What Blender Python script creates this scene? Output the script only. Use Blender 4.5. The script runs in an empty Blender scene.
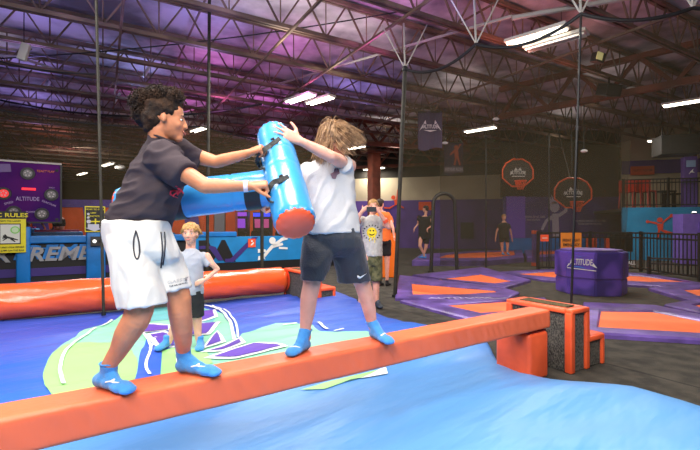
import bpy, bmesh, math, random
from mathutils import Vector, Matrix, Euler, Quaternion, noise
from mathutils.bvhtree import BVHTree
from mathutils.geometry import tessellate_polygon
random.seed(7)
PI = math.pi
F, H = 420.0, 1.4
sc = bpy.context.scene
COL = sc.collection

def P(px, py, d): return Vector(((px - 350) / F * d, d, H - (py - 225) / F * d))
def G(px, py, z=0.0):
    d = (H - z) * F / (py - 225)
    return Vector(((px - 350) / F * d, d, z))
U = Vector((.835, .550, 0)).normalized(); V = Vector((-U.y, U.x, 0))
J = Vector((.862, .507, 0)).normalized(); W = Vector((-J.y, J.x, 0))
Z = Vector((0, 0, 1))

def lin(c):
    return tuple(((v / 255) / 12.92 if v / 255 <= .04045 else ((v / 255 + .055) / 1.055) ** 2.4) for v in c) + (1,)

MATS = {}
def mat(name, rgb, rough=.6, bump=0, bscale=20, var=0, vscale=6, metal=0, sheen=0, sss=0, rgb2=None, coat=0, stretch=None, spec=.5, detail=3):
    if name in MATS: return MATS[name]
    m = bpy.data.materials.new(name); m.use_nodes = True
    nt = m.node_tree; b = nt.nodes['Principled BSDF']
    b.inputs['Base Color'].default_value = lin(rgb)
    b.inputs['Roughness'].default_value = rough
    b.inputs['Metallic'].default_value = metal
    b.inputs['Specular IOR Level'].default_value = spec
    if coat: b.inputs['Coat Weight'].default_value = coat; b.inputs['Coat Roughness'].default_value = .15
    if sheen: b.inputs['Sheen Weight'].default_value = sheen; b.inputs['Sheen Roughness'].default_value = .5
    if sss:
        b.inputs['Subsurface Weight'].default_value = sss
        b.inputs['Subsurface Radius'].default_value = (.02, .008, .005); b.inputs['Subsurface Scale'].default_value = .5
    tc = nt.nodes.new('ShaderNodeTexCoord'); mp = nt.nodes.new('ShaderNodeMapping')
    nt.links.new(tc.outputs['Object'], mp.inputs['Vector'])
    if stretch: mp.inputs['Scale'].default_value = stretch
    if var or rgb2:
        n = nt.nodes.new('ShaderNodeTexNoise'); n.inputs['Scale'].default_value = vscale; n.inputs['Detail'].default_value = detail
        nt.links.new(mp.outputs[0], n.inputs['Vector'])
        r = nt.nodes.new('ShaderNodeValToRGB')
        c2 = rgb2 or tuple(max(0, min(255, v * (1 - var))) for v in rgb)
        r.color_ramp.elements[0].position = .38; r.color_ramp.elements[1].position = .62
        r.color_ramp.elements[0].color = lin(c2)
        r.color_ramp.elements[1].color = lin(rgb if rgb2 else tuple(min(255, v * (1 + var * .4)) for v in rgb))
        nt.links.new(n.outputs['Fac'], r.inputs['Fac']); nt.links.new(r.outputs['Color'], b.inputs['Base Color'])
    if bump:
        n = nt.nodes.new('ShaderNodeTexNoise'); n.inputs['Scale'].default_value = bscale; n.inputs['Detail'].default_value = 4
        nt.links.new(mp.outputs[0], n.inputs['Vector'])
        bp = nt.nodes.new('ShaderNodeBump'); bp.inputs['Strength'].default_value = min(1, bump); bp.inputs['Distance'].default_value = .02
        nt.links.new(n.outputs['Fac'], bp.inputs['Height']); nt.links.new(bp.outputs[0], b.inputs['Normal'])
    MATS[name] = m
    return m
def emit(name, rgb, s):
    m = mat(name, rgb); b = m.node_tree.nodes['Principled BSDF']
    b.inputs['Emission Color'].default_value = lin(rgb); b.inputs['Emission Strength'].default_value = s
    return m
def netmat(name, rgb, fac):
    m = bpy.data.materials.new(name); m.use_nodes = True; nt = m.node_tree; nt.nodes.clear()
    o = nt.nodes.new('ShaderNodeOutputMaterial'); mx = nt.nodes.new('ShaderNodeMixShader')
    t = nt.nodes.new('ShaderNodeBsdfTransparent'); d = nt.nodes.new('ShaderNodeBsdfDiffuse')
    d.inputs['Color'].default_value = lin(rgb); mx.inputs[0].default_value = fac
    nt.links.new(t.outputs[0], mx.inputs[1]); nt.links.new(d.outputs[0], mx.inputs[2]); nt.links.new(mx.outputs[0], o.inputs[0])
    MATS[name] = m
    return m

# ---------- mesh helpers
def B(): return bmesh.new()
def box(bm, c, s, R=None, bev=0):
    """box centred at c with full sizes s, R = 3x3 matrix (columns = axes)"""
    c = Vector(c); M = Matrix.Translation(c) @ (R.to_4x4() if R else Matrix()) @ Matrix.Diagonal((s[0], s[1], s[2], 1))
    r = bmesh.ops.create_cube(bm, size=1, matrix=M)
    if bev:
        es = list({e for v in r['verts'] for e in v.link_edges})
        bmesh.ops.bevel(bm, geom=es, offset=bev, segments=3, affect='EDGES', profile=.5)
def axes(x, z=Z):
    x = Vector(x).normalized(); y = Vector(z).cross(x)
    if y.length < 1e-5: y = Vector((0, 1, 0)).cross(x)
    y.normalize(); z = x.cross(y)
    return Matrix((x, y, z)).transposed()
def bar(bm, a, b, w, h=None):
    a = Vector(a); b = Vector(b); d = b - a
    box(bm, (a + b) / 2, (d.length, w, h or w), axes(d))
def cone(bm, a, ra, b, rb, seg=12, caps=True):
    a = Vector(a); b = Vector(b); d = b - a
    M = Matrix.Translation((a + b) / 2) @ d.to_track_quat('Z', 'Y').to_matrix().to_4x4()
    bmesh.ops.create_cone(bm, cap_ends=caps, segments=seg, radius1=ra, radius2=rb, depth=d.length, matrix=M)
def ball(bm, c, r, R=None, sub=3):
    if not hasattr(r, '__len__'): r = (r, r, r)
    M = Matrix.Translation(Vector(c)) @ (R.to_4x4() if R else Matrix()) @ Matrix.Diagonal((r[0], r[1], r[2], 1))
    bmesh.ops.create_icosphere(bm, subdivisions=sub, radius=1, matrix=M)
def capsule(bm, a, ra, b, rb, seg=16):
    cone(bm, a, ra, b, rb, seg); ball(bm, a, ra, sub=2); ball(bm, b, rb, sub=2)
def chain(bm, pts, seg=16):
    for (a, ra), (b, rb) in zip(pts, pts[1:]): capsule(bm, a, ra, b, rb, seg)
def tube(bm, pts, r, seg=6, closed=False):
    """smooth tube through pts; r number or list"""
    n = len(pts); rr = r if hasattr(r, '__len__') else [r] * n
    rings = []; up = None
    for i, p in enumerate(pts):
        p = Vector(p)
        if closed: t = Vector(pts[(i + 1) % n]) - Vector(pts[i - 1])
        else: t = Vector(pts[min(i + 1, n - 1)]) - Vector(pts[max(i - 1, 0)])
        if t.length < 1e-9: t = Vector((0, 0, 1))
        t.normalize()
        if up is None: up = t.orthogonal()
        up = (up - t * up.dot(t));
        if up.length < 1e-6: up = t.orthogonal()
        up.normalize(); s = t.cross(up)
        rings.append([bm.verts.new(p + (up * math.cos(k * 2 * PI / seg) + s * math.sin(k * 2 * PI / seg)) * rr[i]) for k in range(seg)])
    m = n if closed else n - 1
    for i in range(m):
        a, b = rings[i], rings[(i + 1) % n]
        for k in range(seg):
            bm.faces.new((a[k], a[(k + 1) % seg], b[(k + 1) % seg], b[k]))
    if not closed:
        bm.faces.new(rings[0][::-1]); bm.faces.new(rings[-1])
def ribbon(bm, pts, w, th, n=Z):
    """flat strap through pts, width dir = n x tangent"""
    rings = []
    for i, p in enumerate(pts):
        p = Vector(p); t = (Vector(pts[min(i + 1, len(pts) - 1)]) - Vector(pts[max(i - 1, 0)])).normalized()
        s = Vector(n).cross(t).normalized(); q = t.cross(s).normalized()
        rings.append([bm.verts.new(p + s * a * w / 2 + q * b * th / 2) for a, b in ((-1, -1), (1, -1), (1, 1), (-1, 1))])
    for a, b in zip(rings, rings[1:]):
        for k in range(4): bm.faces.new((a[k], a[(k + 1) % 4], b[(k + 1) % 4], b[k]))
    bm.faces.new(rings[0][::-1]); bm.faces.new(rings[-1])
def loft(bm, rings, seg=28, power=2.0):
    """rings = [(centre, rx, ry, xdir, ydir)] closed solid"""
    R = []
    for c, rx, ry, xd, yd in rings:
        L = []
        for k in range(seg):
            a = 2 * PI * k / seg; ca, sa = math.cos(a), math.sin(a)
            q = 2 / power
            x = math.copysign(abs(ca) ** q, ca) * rx; y = math.copysign(abs(sa) ** q, sa) * ry
            L.append(bm.verts.new(Vector(c) + xd * x + yd * y))
        R.append(L)
    for a, b in zip(R, R[1:]):
        for k in range(seg): bm.faces.new((a[k], a[(k + 1) % seg], b[(k + 1) % seg], b[k]))
    bm.faces.new(R[0][::-1]); bm.faces.new(R[-1])
def prism(bm, pts, z0, z1):
    """solid from a plan polygon (world xy), z0..z1"""
    a = [bm.verts.new((p[0], p[1], z0)) for p in pts]; b = [bm.verts.new((p[0], p[1], z1)) for p in pts]
    n = len(pts)
    try: bm.faces.new(a[::-1]); bm.faces.new(b)
    except Exception: pass
    for i in range(n): bm.faces.new((a[i], a[(i + 1) % n], b[(i + 1) % n], b[i]))
    bmesh.ops.recalc_face_normals(bm, faces=bm.faces)
def ringprism(bm, outer, inner, z0, z1, bev=.02):
    n = len(outer)
    def L(ps, z): return [bm.verts.new((p[0], p[1], z)) for p in ps]
    oi = [(Vector(o[:2]) * .93 + Vector(i[:2]) * .07) for o, i in zip(outer, inner)]
    io = [(Vector(o[:2]) * .1 + Vector(i[:2]) * .9) for o, i in zip(outer, inner)]
    rows = [L(inner, z0), L(inner, z1 - bev), L(io, z1), L(oi, z1), L(outer, z1 - bev), L(outer, z0)]
    for a, b in zip(rows, rows[1:] + rows[:1]):
        for k in range(n): bm.faces.new((a[k], a[(k + 1) % n], b[(k + 1) % n], b[k]))
    bmesh.ops.recalc_face_normals(bm, faces=bm.faces)

OFF = {}
def link(name, bm, m, parent=None, smooth=False, kind=None, label=None, cat=None, group=None, me=None):
    if me is None:
        me = bpy.data.meshes.new(name)
        if parent is not None: bmesh.ops.translate(bm, verts=bm.verts, vec=-OFF[parent.name])
        bm.to_mesh(me); bm.free()
    elif parent is not None:
        me.transform(Matrix.Translation(-OFF[parent.name]))
    o = bpy.data.objects.new(name, me); COL.objects.link(o)
    if not me.materials: me.materials.append(m)
    if smooth:
        for p in me.polygons: p.use_smooth = True
        if smooth != 'all':
            try: me.set_sharp_from_angle(angle=math.radians(40))
            except Exception: pass
    if parent is not None:
        o.parent = parent; OFF[o.name] = OFF[parent.name]
    else: OFF[o.name] = Vector((0, 0, 0))
    tag(o, label, cat, group, kind)
    return o
def tag(o, label=None, cat=None, group=None, kind=None):
    for k, v in (('label', label), ('category', cat), ('group', group), ('kind', kind)):
        if v: o[k] = v
def thing(name, loc, label, cat, group=None):
    o = bpy.data.objects.new(name, None); COL.objects.link(o); o.location = loc; o.empty_display_size = .1
    OFF[o.name] = Vector(loc); tag(o, label, cat, group); return o
def copy_tree(o, loc=None, rotz=None, label=None, parent=None):
    c = o.copy(); COL.objects.link(c)
    if parent is not None: c.parent = parent
    for ch in list(o.children): copy_tree(ch, parent=c)
    if loc is not None: c.location = loc
    if rotz is not None: c.rotation_euler = (0, 0, rotz)
    if label: c['label'] = label
    return c

DG = bpy.context.evaluated_depsgraph_get
def text_bm(s, size, bold=0, align='CENTER', shear=0, width=None):
    cu = bpy.data.curves.new('t', 'FONT'); cu.body = s; cu.size = size; cu.align_x = align; cu.align_y = 'CENTER'
    cu.offset = bold * size; cu.shear = shear; cu.resolution_u = 2
    o = bpy.data.objects.new('t', cu); COL.objects.link(o)
    dg = DG(); dg.update(); me = bpy.data.meshes.new_from_object(o.evaluated_get(dg), depsgraph=dg)
    bm = B(); bm.from_mesh(me); bpy.data.objects.remove(o); bpy.data.curves.remove(cu); bpy.data.meshes.remove(me)
    if width:
        xs = [v.co.x for v in bm.verts]; w = max(xs) - min(xs)
        for v in bm.verts: v.co.x *= width / w
    return bm
def place_bm(src, dst, o, xd, yd, thick=.004):
    """copy flat bmesh src (xy) into dst at origin o with axes; given small thickness"""
    xd = Vector(xd).normalized(); yd = Vector(yd).normalized(); n = xd.cross(yd)
    r = bmesh.ops.extrude_face_region(src, geom=src.faces[:])
    for v in [g for g in r['geom'] if isinstance(g, bmesh.types.BMVert)]: v.co.z += thick
    mp = {}
    for v in src.verts: mp[v] = dst.verts.new(Vector(o) + xd * v.co.x + yd * v.co.y + n * v.co.z)
    for f in src.faces:
        try: dst.faces.new([mp[v] for v in f.verts])
        except Exception: pass
    src.free()
def text_on(name, s, size, o, xd, yd, m, parent, bold=.01, width=None, shear=0, thick=.004):
    d = B(); place_bm(text_bm(s, size, bold, shear=shear, width=width), d, o, xd, yd, thick)
    return link(name, d, m, parent)
def flat(bm, pts2, o, xd, yd, thick=.004, lift=0):
    """extruded polygon from 2d pts"""
    xd = Vector(xd).normalized(); yd = Vector(yd).normalized(); n = xd.cross(yd)
    a = [bm.verts.new(Vector(o) + xd * p[0] + yd * p[1] + n * lift) for p in pts2]
    b = [bm.verts.new(Vector(o) + xd * p[0] + yd * p[1] + n * (lift + thick)) for p in pts2]
    k = len(pts2)
    bm.faces.new(a[::-1]); bm.faces.new(b)
    for i in range(k): bm.faces.new((a[i], a[(i + 1) % k], b[(i + 1) % k], b[i]))
def disc2(r, n=20, cx=0, cy=0, sy=1): return [(cx + r * math.cos(2 * PI * i / n), cy + r * sy * math.sin(2 * PI * i / n)) for i in range(n)]
def smooth_poly(pts, k=4):
    out = []; n = len(pts)
    for i in range(n):
        p0, p1, p2, p3 = [Vector(pts[(i + j) % n]) for j in (-1, 0, 1, 2)]
        for s in range(k):
            t = s / k
            out.append(.5 * ((2 * p1) + (p2 - p0) * t + (2 * p0 - 5 * p1 + 4 * p2 - p3) * t * t + (3 * p1 - p0 - 3 * p2 + p3) * t ** 3))
    return out
def catenary(a, b, sag, n=14):
    a = Vector(a); b = Vector(b)
    return [a.lerp(b, i / n) - Z * sag * 4 * (i / n) * (1 - i / n) for i in range(n + 1)]

# ---------- materials
M = {}
orange_pad = mat('orange_vinyl', (255, 98, 54), .38, .35, 9, .08, 3, spec=.4)
beam_pad = mat('coral_vinyl', (255, 116, 74), .42, .5, 7, .05, 2, stretch=(1, 1, .3), spec=.4)
purple_pad = mat('purple_vinyl', (110, 84, 162), .35, .9, 4, .2, 3, spec=.5)
orange_bed = mat('orange_mesh_fabric', (255, 116, 60), .7, .2, 60, .05, 2)
blue_pad = mat('blue_vinyl', (20, 122, 205), .45, .3, 6, .08, 3)
black = mat('black', (22, 22, 24), .5, .1, 30)
black_metal = mat('black_powder_coat', (26, 26, 28), .45, 0, 1, .2, 8)
pole_foam = mat('dark_pole_sleeve', (48, 44, 34), .7, .3, 30, .2, 9)
steel = mat('brown_painted_steel', (126, 103, 86), .6, .1, 8, .2, 2)
steel_red = mat('rust_red_steel', (120, 62, 44), .6, .1, 8, .2, 2)
white_m = mat('white_print', (240, 240, 238), .6)
cream = mat('cream_wall_paint', (205, 190, 160), .85, .1, 6, .08, .6)
carpet = mat('charcoal_carpet', (70, 65, 56), .95, .8, 90, .25, 5)
red_cap = mat('orange_red_pvc', (252, 96, 58), .35, .3, 8, .05, 3)
grey_letter = mat('grey_letter', (158, 160, 166), .6, .1, 20, .05)
# =============== SETTING ===============
def struct(name, bm, m, smooth=False): return link(name, bm, m, None, smooth, 'structure')
# floor with seams in the carpet tiles
bm = B(); box(bm, (-4, 16, -.05), (60, 60, .1)); fl = struct('floor', bm, carpet)
nt = carpet.node_tree; b_ = nt.nodes['Principled BSDF']
tc = nt.nodes.new('ShaderNodeTexCoord'); mp = nt.nodes.new('ShaderNodeMapping'); mp.inputs['Rotation'].default_value = (0, 0, -math.atan2(V.y, V.x)); mp.inputs['Location'].default_value = (.3, .9, 0)
br = nt.nodes.new('ShaderNodeTexBrick'); br.offset = 0; br.inputs['Scale'].default_value = 1; br.inputs['Brick Width'].default_value = 3.6; br.inputs['Row Height'].default_value = 1.8
br.inputs['Mortar Size'].default_value = .012; br.inputs['Color1'].default_value = (1, 1, 1, 1); br.inputs['Color2'].default_value = (.92, .92, .92, 1); br.inputs['Mortar'].default_value = (.25, .25, .25, 1)
mx = nt.nodes.new('ShaderNodeMix'); mx.data_type = 'RGBA'; mx.blend_type = 'MULTIPLY'; mx.inputs[0].default_value = 1
src = b_.inputs['Base Color'].links[0].from_socket
nt.links.new(tc.outputs['Object'], mp.inputs[0]); nt.links.new(mp.outputs[0], br.inputs['Vector']); nt.links.new(src, mx.inputs[6]); nt.links.new(br.outputs['Color'], mx.inputs[7]); nt.links.new(mx.outputs[2], b_.inputs['Base Color'])

ceil_m = mat('foil_ceiling_insulation', (196, 190, 196), .55, .6, 2.2, .35, .9, stretch=(1, 1, 1), detail=6)
bm = B(); box(bm, (-4, 16, 6.25), (60, 60, .1)); struct('ceiling', bm, ceil_m)
dark_wall = mat('dark_olive_wall', (84, 80, 66), .9, .1, 5, .15, .4)
bm = B(); box(bm, (-4, 46.05, 3.1), (60, .1, 6.3)); struct('wall_back', bm, dark_wall)
bm = B(); box(bm, (-34.05, 16, 3.1), (.1, 60, 6.3)); struct('wall_left', bm, dark_wall)
bm = B(); box(bm, (26.05, 16, 3.1), (.1, 60, 6.3)); struct('wall_right', bm, mat('grey_wall', (150, 142, 128), .9))
bm = B(); box(bm, (-4, -14.05, 3.1), (60, .1, 6.3)); struct('wall_front', bm, mat('pale_wall', (200, 196, 190), .9))
# low striped wall of the far play area (orange and purple panels)
bm = B()
a0, a1 = P(-80, 225, 26), P(345, 225, 30)
a0.z = a1.z = 0
xd = (a1 - a0).normalized(); nrm = Vector((xd.y, -xd.x, 0)); L = (a1 - a0).length
def wallbox(bm, a, xd, s0, s1, z0, z1, off=0, th=.12):
    n = Vector((xd.y, -xd.x, 0))
    box(bm, a + xd * (s0 + s1) / 2 + n * off + Z * (z0 + z1) / 2, (s1 - s0, th, z1 - z0), axes(xd))
wallbox(bm, a0, xd, 0, L, 0, 3.0); struct('wall_partition_far', bm, mat('orange_wall', (245, 96, 40), .7, .1, 4, .1, 1))
bm = B(); wallbox(bm, a0, xd, 0, L, 2.55, 3.05, .08); wallbox(bm, a0, xd, 0, L, 0, .5, .08)
s = .4
while s < L - 1.4:
    n_ = Vector((xd.y, -xd.x, 0)); o = a0 + xd * s + n_ * .1
    flat(bm, [(0, 0), (.9, 0), (.55, 2.6), (-.35, 2.6)], o, xd, Z, .06); s += 3.1
struct('trim_1', bm, mat('violet_wall', (94, 72, 168), .7, .1, 4, .1, 1))
# centre cream / purple wall
b0, b1 = P(330, 225, 27), P(512, 225, 24); b0.z = b1.z = 0; xb = (b1 - b0).normalized(); LB = (b1 - b0).length
bm = B(); wallbox(bm, b0, xb, 0, LB, 0, 4.3); struct('wall_center', bm, cream)
bm = B(); wallbox(bm, b0, xb, 0, LB, 0, 2.9, .08); struct('trim_2', bm, mat('violet_wall_deep', (96, 68, 150), .7, .1, 4, .1, 1))
bm = B(); wallbox(bm, b0, xb, 0, LB, 4.3, 6.2); struct('wall_center_upper', bm, mat('dark_curtain', (60, 56, 50), .95, .2, 4, .2, 1))
nb_ = Vector((xb.y, -xb.x, 0))
def oncen(px, py):
    k = (px - 350) / F; q0 = b0 + nb_ * .16; s_ = (k * q0.y - q0.x) / (xb.x - k * xb.y); p = q0 + xb * s_
    return Vector((p.x, p.y, H - (py - 225) / F * p.y))
bm = B(); c = oncen(396, 203)
for q in ([(-.12, .2), (.14, .24), (.14, -.1), (-.08, -.12)], [(.02, .2), (.12, .2), (.16, .8), (.08, .82)], [(-.08, -.1), (.0, -.12), (-.4, -.36), (-.75, -.32), (-.74, -.24), (-.42, -.26)], [(.08, -.1), (.14, -.06), (.5, -.28), (.46, -.36)]): flat(bm, q, c, xb, Z, .02)
flat(bm, disc2(.13, 14, -.16, .34), c, xb, Z, .02)
link('wall_figure_print', bm, mat('red_orange_figure', (238, 84, 44), .7), None, label='orange-red leaping figure painted on the far violet wall behind the orange shirt', cat='mural')
bm = B(); c = oncen(425, 206); box(bm, c, (.75, .05, .5), axes(xb)); link('wall_sign', bm, mat('red_orange_figure', (0, 0, 0)), None, label='small red sign on the far violet wall above the leaping person in black', cat='sign')
bm = B(); c = oncen(467, 230.5); box(bm, c, (.72, .1, .95), axes(xb)); link('wall_panel', bm, black, None, label='black panel on the far violet wall beside the padded arch', cat='panel')
# padded purple wall behind the hoops
c0, c1 = P(503, 225, 21), P(622, 225, 21); c0.z = c1.z = 0; xc = (c1 - c0).normalized(); LC = (c1 - c0).length
bm = B(); wallbox(bm, c0, xc, 0, LC, .35, 2.8); struct('wall_padded', bm, mat('indigo_vinyl_wall', (70, 50, 128), .6, .3, 3, .2, 1))
bm = B(); wallbox(bm, c0, xc, 0, LC, 0, .75, .06); struct('baseboard_padded', bm, blue_pad)
bm = B(); wallbox(bm, c0, xc, .12, 1.05, .75, 2.82, .1); struct('trim_3', bm, mat('bright_violet_vinyl', (112, 70, 200), .5, .2, 4))
bm = B(); wallbox(bm, c0, xc, 0, LC, 2.8, 6.2, -.3); struct('wall_upper_dark', bm, mat('dark_curtain', (0, 0, 0)))
nc = Vector((xc.y, -xc.x, 0))
# mezzanine wall
d0, d1 = P(622, 225, 17), P(790, 225, 15.5); d0.z = d1.z = 0; xm = (d1 - d0).normalized(); LM = (d1 - d0).length; nm = Vector((xm.y, -xm.x, 0))
bm = B(); wallbox(bm, d0, xm, 0, LM, 0, 2.1); struct('wall_mezzanine', bm, mat('teal_wall', (16, 128, 172), .8, .1, 6, .1, 1))
bm = B(); box(bm, d0 + xm * LM / 2 - nm * 2.2 + Z * 2.02, (LM, 4.3, .12), axes(xm)); struct('floor_mezzanine', bm, mat('mezzanine_deck', (60, 56, 54), .8))
bm = B(); wallbox(bm, d0, xm, 1.3, LM + 1, 2.1, 6.2, -4.4); struct('wall_mezzanine_back', bm, cream)
bm = B(); wallbox(bm, d0, xm, 1.3, LM + 1, 3.9, 4.55, -4.3); struct('trim_4', bm, mat('violet_wall_deep', (0, 0, 0)))
# violet doorway block in the teal wall
o = P(697, 225, 15.6); o.z = 0
bm = B(); box(bm, o + Z * .9 + nm * .35, (1.5, .8, 1.8), axes(xm)); struct('partition_violet', bm, mat('door_violet', (120, 92, 190), .7, .1, 5, .05))
dr = B(); box(dr, o + Z * .75 + nm * .78 + xm * .1, (.75, .06, 1.5), axes(xm)); dd = struct('door_1', dr, mat('door_violet_dark', (92, 66, 160), .6))
bm = B(); box(bm, o + Z * .95 + nm * .83 + xm * .05, (.12, .03, .5), axes(xm)); link('door_window', bm, mat('door_glass', (40, 36, 60), .2), dd)
bm = B(); ball(bm, o + Z * .75 + nm * .85 - xm * .2, .04, sub=2); link('door_handle', bm, steel, dd)
for i, dx in enumerate((-.3, .3)):
    t = thing('downlight', o + nm * .5 + xm * dx + Z * 1.8, 'small %s downlight on top of the violet doorway block' % ('bright' if i else 'round white'), 'light', 'downlights on the doorway block')
    bm = B(); cone(bm, t.location, .08, t.location + Z * .05, .08, 16); link('housing', bm, black_metal, t)
    bm = B(); ball(bm, t.location + Z * .06, (.07, .07, .03)); link('bulb', bm, emit('downlight_glow', (255, 250, 240), 4), t)

# =============== ROOF STEEL ===============
jl = 64.0; zb, zt = 5.3, 6.1
def joist(name, s, label):
    c = J * -4 + W * s
    t = thing(name, (c.x, c.y, 0), label, 'roof joist', 'steel bar joists under the ceiling')
    return t
jproto = joist('roof_joist', 4.35, 'brown steel bar joist with open zigzag web crossing under the ceiling')
bm = B()
for sgn in (-1, 1): box(bm, Vector(jproto.location) + Z * zb + W * .045 * sgn, (jl, .05, .075), axes(J))
link('bottom_chord', bm, steel, jproto)
bm = B()
for sgn in (-1, 1): box(bm, Vector(jproto.location) + Z * zt + W * .045 * sgn, (jl, .06, .08), axes(J))
link('top_chord', bm, steel, jproto)
bm = B(); n = 64
for i in range(n):
    x0 = -jl / 2 + i * jl / n; x1 = x0 + jl / n; xmid = (x0 + x1) / 2; L0 = Vector(jproto.location)
    bar(bm, L0 + J * x0 + Z * zb, L0 + J * xmid + Z * zt, .032); bar(bm, L0 + J * xmid + Z * zt, L0 + J * x1 + Z * zb, .032)
    bar(bm, L0 + J * x0 + Z * zb, L0 + J * x0 + Z * zt, .022)
link('web', bm, steel, jproto)
for k in range(1, 24):
    c = J * -4 + W * (4.35 + 1.72 * k); copy_tree(jproto, (c.x, c.y, 0))
# bridging bars
def bridging(s, z, r, label):
    bm = B(); bar(bm, J * s + W * 2 + Z * z, J * s + W * 42 + Z * z, r)
    link('bridging_bar', bm, steel, None, label=label, cat='roof bar', group='bridging bars across the joists')
for s, z in ((-14, 5.24), (-8, 5.24), (-3.4, 5.24), (.3, 5.24), (3.2, 5.24), (4.8, 5.24), (9, 5.24), (-11, 6.0), (-5.5, 6.0), (1.8, 6.0), (7, 6.0)):
    bridging(s, z, .045 if z < 6 else .035, 'straight steel bridging bar running across the roof joists')
# rust red girders at the far side
def girder(pa, pb, za, zb2, label):
    t = thing('roof_girder', (pa.x, pa.y, 0), label, 'girder', 'rust-red girders under the roof')
    a, b = Vector(pa), Vector(pb); a.z = b.z = 0
    bm = B(); bar(bm, a + Z * za, b + Z * za, .2, .16); link('bottom_chord', bm, steel_red, t)
    bm = B(); bar(bm, a + Z * zb2, b + Z * zb2, .18, .14); link('top_chord', bm, steel_red, t)
    bm = B(); n = max(4, int((b - a).length / 1.6)); d = (b - a) / n
    for i in range(n):
        p, q = a + d * i, a + d * (i + 1); bar(bm, p + Z * za, (p + q) / 2 + Z * zb2, .1); bar(bm, (p + q) / 2 + Z * zb2, q + Z * za, .1)
    link('web', bm, steel_red, t)
girder(P(500, 225, 14), P(760, 225, 9.6), 5.0, 5.9, 'long rust-red girder running above the basketball hoops and mezzanine')
girder(P(345, 225, 18), P(470, 225, 20), 4.95, 5.9, 'rust-red girder behind the long-haired boy and the hanging banners')
girder(P(600, 225, 22), P(300, 225, 27), 4.95, 5.9, 'distant rust-red girder over the centre partition wall')
def column(p, r, z0, z1, label):
    t = thing('roof_column', (p.x, p.y, z0), label, 'column')
    bm = B(); box(bm, Vector((p.x, p.y, (z0 + z1) / 2)), (r, r, z1 - z0), axes(J)); link('shaft', bm, steel_red, t)
    bm = B(); box(bm, Vector((p.x, p.y, z0 + .02)), (r * 1.8, r * 1.8, .04), axes(J)); link('base_plate', bm, steel_red, t)
    bm = B(); box(bm, Vector((p.x, p.y, z1 - .05)), (r * 2.4, r * 1.4, .1), axes(J)); link('cap_plate', bm, steel_red, t)
column(P(374, 225, 20), .45, 0, 4.9, 'rust-red steel column behind the man filming with a phone')
column(P(690, 225, 17.2), .34, 2.08, 4.9, 'rust-red steel column standing on the mezzanine deck')
# pipes and cables
def wire(name, pts, r, m, label, cat, seg=6):
    bm = B(); tube(bm, pts, r, seg); return link(name, bm, m, None, True, label=label, cat=cat)
wire('sprinkler_pipe', [P(512, 16, 7.6), P(400, 48, 10), P(150, 122, 19)], .03, mat('galvanised', (190, 185, 176), .5), 'thin galvanised sprinkler pipe crossing above the long-haired boy', 'pipe')
wire('sprinkler_pipe', [P(740, -22, 7.2), P(512, 18, 7.6)], .045, MATS['galvanised'], 'thicker galvanised pipe near the net corner under the red lit roof', 'pipe')
wire('conduit_pipe', [P(-40, 52, 9.5), P(18, 57, 9.9), P(52, 68, 11)], .03, MATS['galvanised'], 'pale conduit beside the hanging white heater box', 'pipe')
wire('support_cable', catenary(P(-40, 47, 8.2), P(95, 74, 5.95), .12) , .012, black, 'black cable sagging to the pole behind the curly-haired boy', 'cable')
wire('support_cable', catenary(P(-40, 90, 12), P(262, 104, 13), .55), .03, black, 'black cable sagging across the joists behind both poles', 'cable')
wire('support_cable', catenary(P(-30, 60, 9), P(700, -60, 9.5), .5), .014, black, 'long black cable slung high across the purple lit roof', 'cable')

# =============== LAMPS ===============
lamp_glow = emit('tube_glow', (255, 246, 226), 9)
lamp_on = []
def ceiling_lamp(px, py, z, length, label, ang=1.85, n=1, lit=True):
    d = (z - H) * F / (225 - py); c = P(px, py, d)
    ax = (J * math.cos(ang) + W * math.sin(ang)).normalized(); R = axes(ax)
    t = thing('ceiling_lamp', c, label, 'lamp', 'strip lamps hanging from the joists')
    bm = B(); box(bm, c + Z * .05, (length, .3, .06), R, .01); link('housing', bm, mat('lamp_white', (215, 210, 200), .5), t)
    for k in (-.08, .08):
        bm = B(); cone(bm, c + R @ Vector((-length * .47, k, 0)), .022, c + R @ Vector((length * .47, k, 0)), .022, 10); link('tube', bm, lamp_glow if lit else MATS['lamp_white'], t)
    for e in (-.4, .4):
        bm = B(); bar(bm, c + R @ Vector((length * e, 0, .05)), c + R @ Vector((length * e, 0, 5.3 - z if z < 5.2 else .1)), .008); link('hanger', bm, black_metal, t)
    if lit:
        l = bpy.data.lights.new('lamp_light', 'AREA'); l.shape = 'RECTANGLE'; l.size = length; l.size_y = .2; l.energy = 60 * length if length > .5 else 8; l.color = (1, .94, .84)
        o = bpy.data.objects.new('lamp_light', l); COL.objects.link(o); o.parent = t; o.location = (0, 0, -.05); o.rotation_euler = (0, 0, math.atan2(ax.y, ax.x))
    lamp_on.append(t)
ceiling_lamp(536, 37, 4.9, 1.1, 'lit strip lamp hanging over the net corner, brighter of the pair')
ceiling_lamp(555, 43, 4.82, 1.1, 'strip lamp with louvre grille just below the brightest lamp', lit=False)
ceiling_lamp(300, 99, 4.9, 1.1, 'lit strip lamp above the space between the two fighting boys')
ceiling_lamp(320, 101, 4.9, 1.0, 'slim strip lamp beside the lit one between the fighting boys')
ceiling_lamp(480, 130, 4.8, 1.2, 'lit strip lamp to the side of the two hanging banners')
ceiling_lamp(693, 102, 4.8, 1.4, 'lit strip lamp above the mezzanine near the hall side')
ceiling_lamp(199, 130, 4.8, 1.0, 'lit strip lamp beside the curly-haired boy\'s face')
ceiling_lamp(355, 148, 4.8, 1.1, 'lit strip lamp just behind the long-haired boy\'s shoulder')
ceiling_lamp(374, 169, 4.8, 1.6, 'lit strip lamp above the man filming with a phone')
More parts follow.
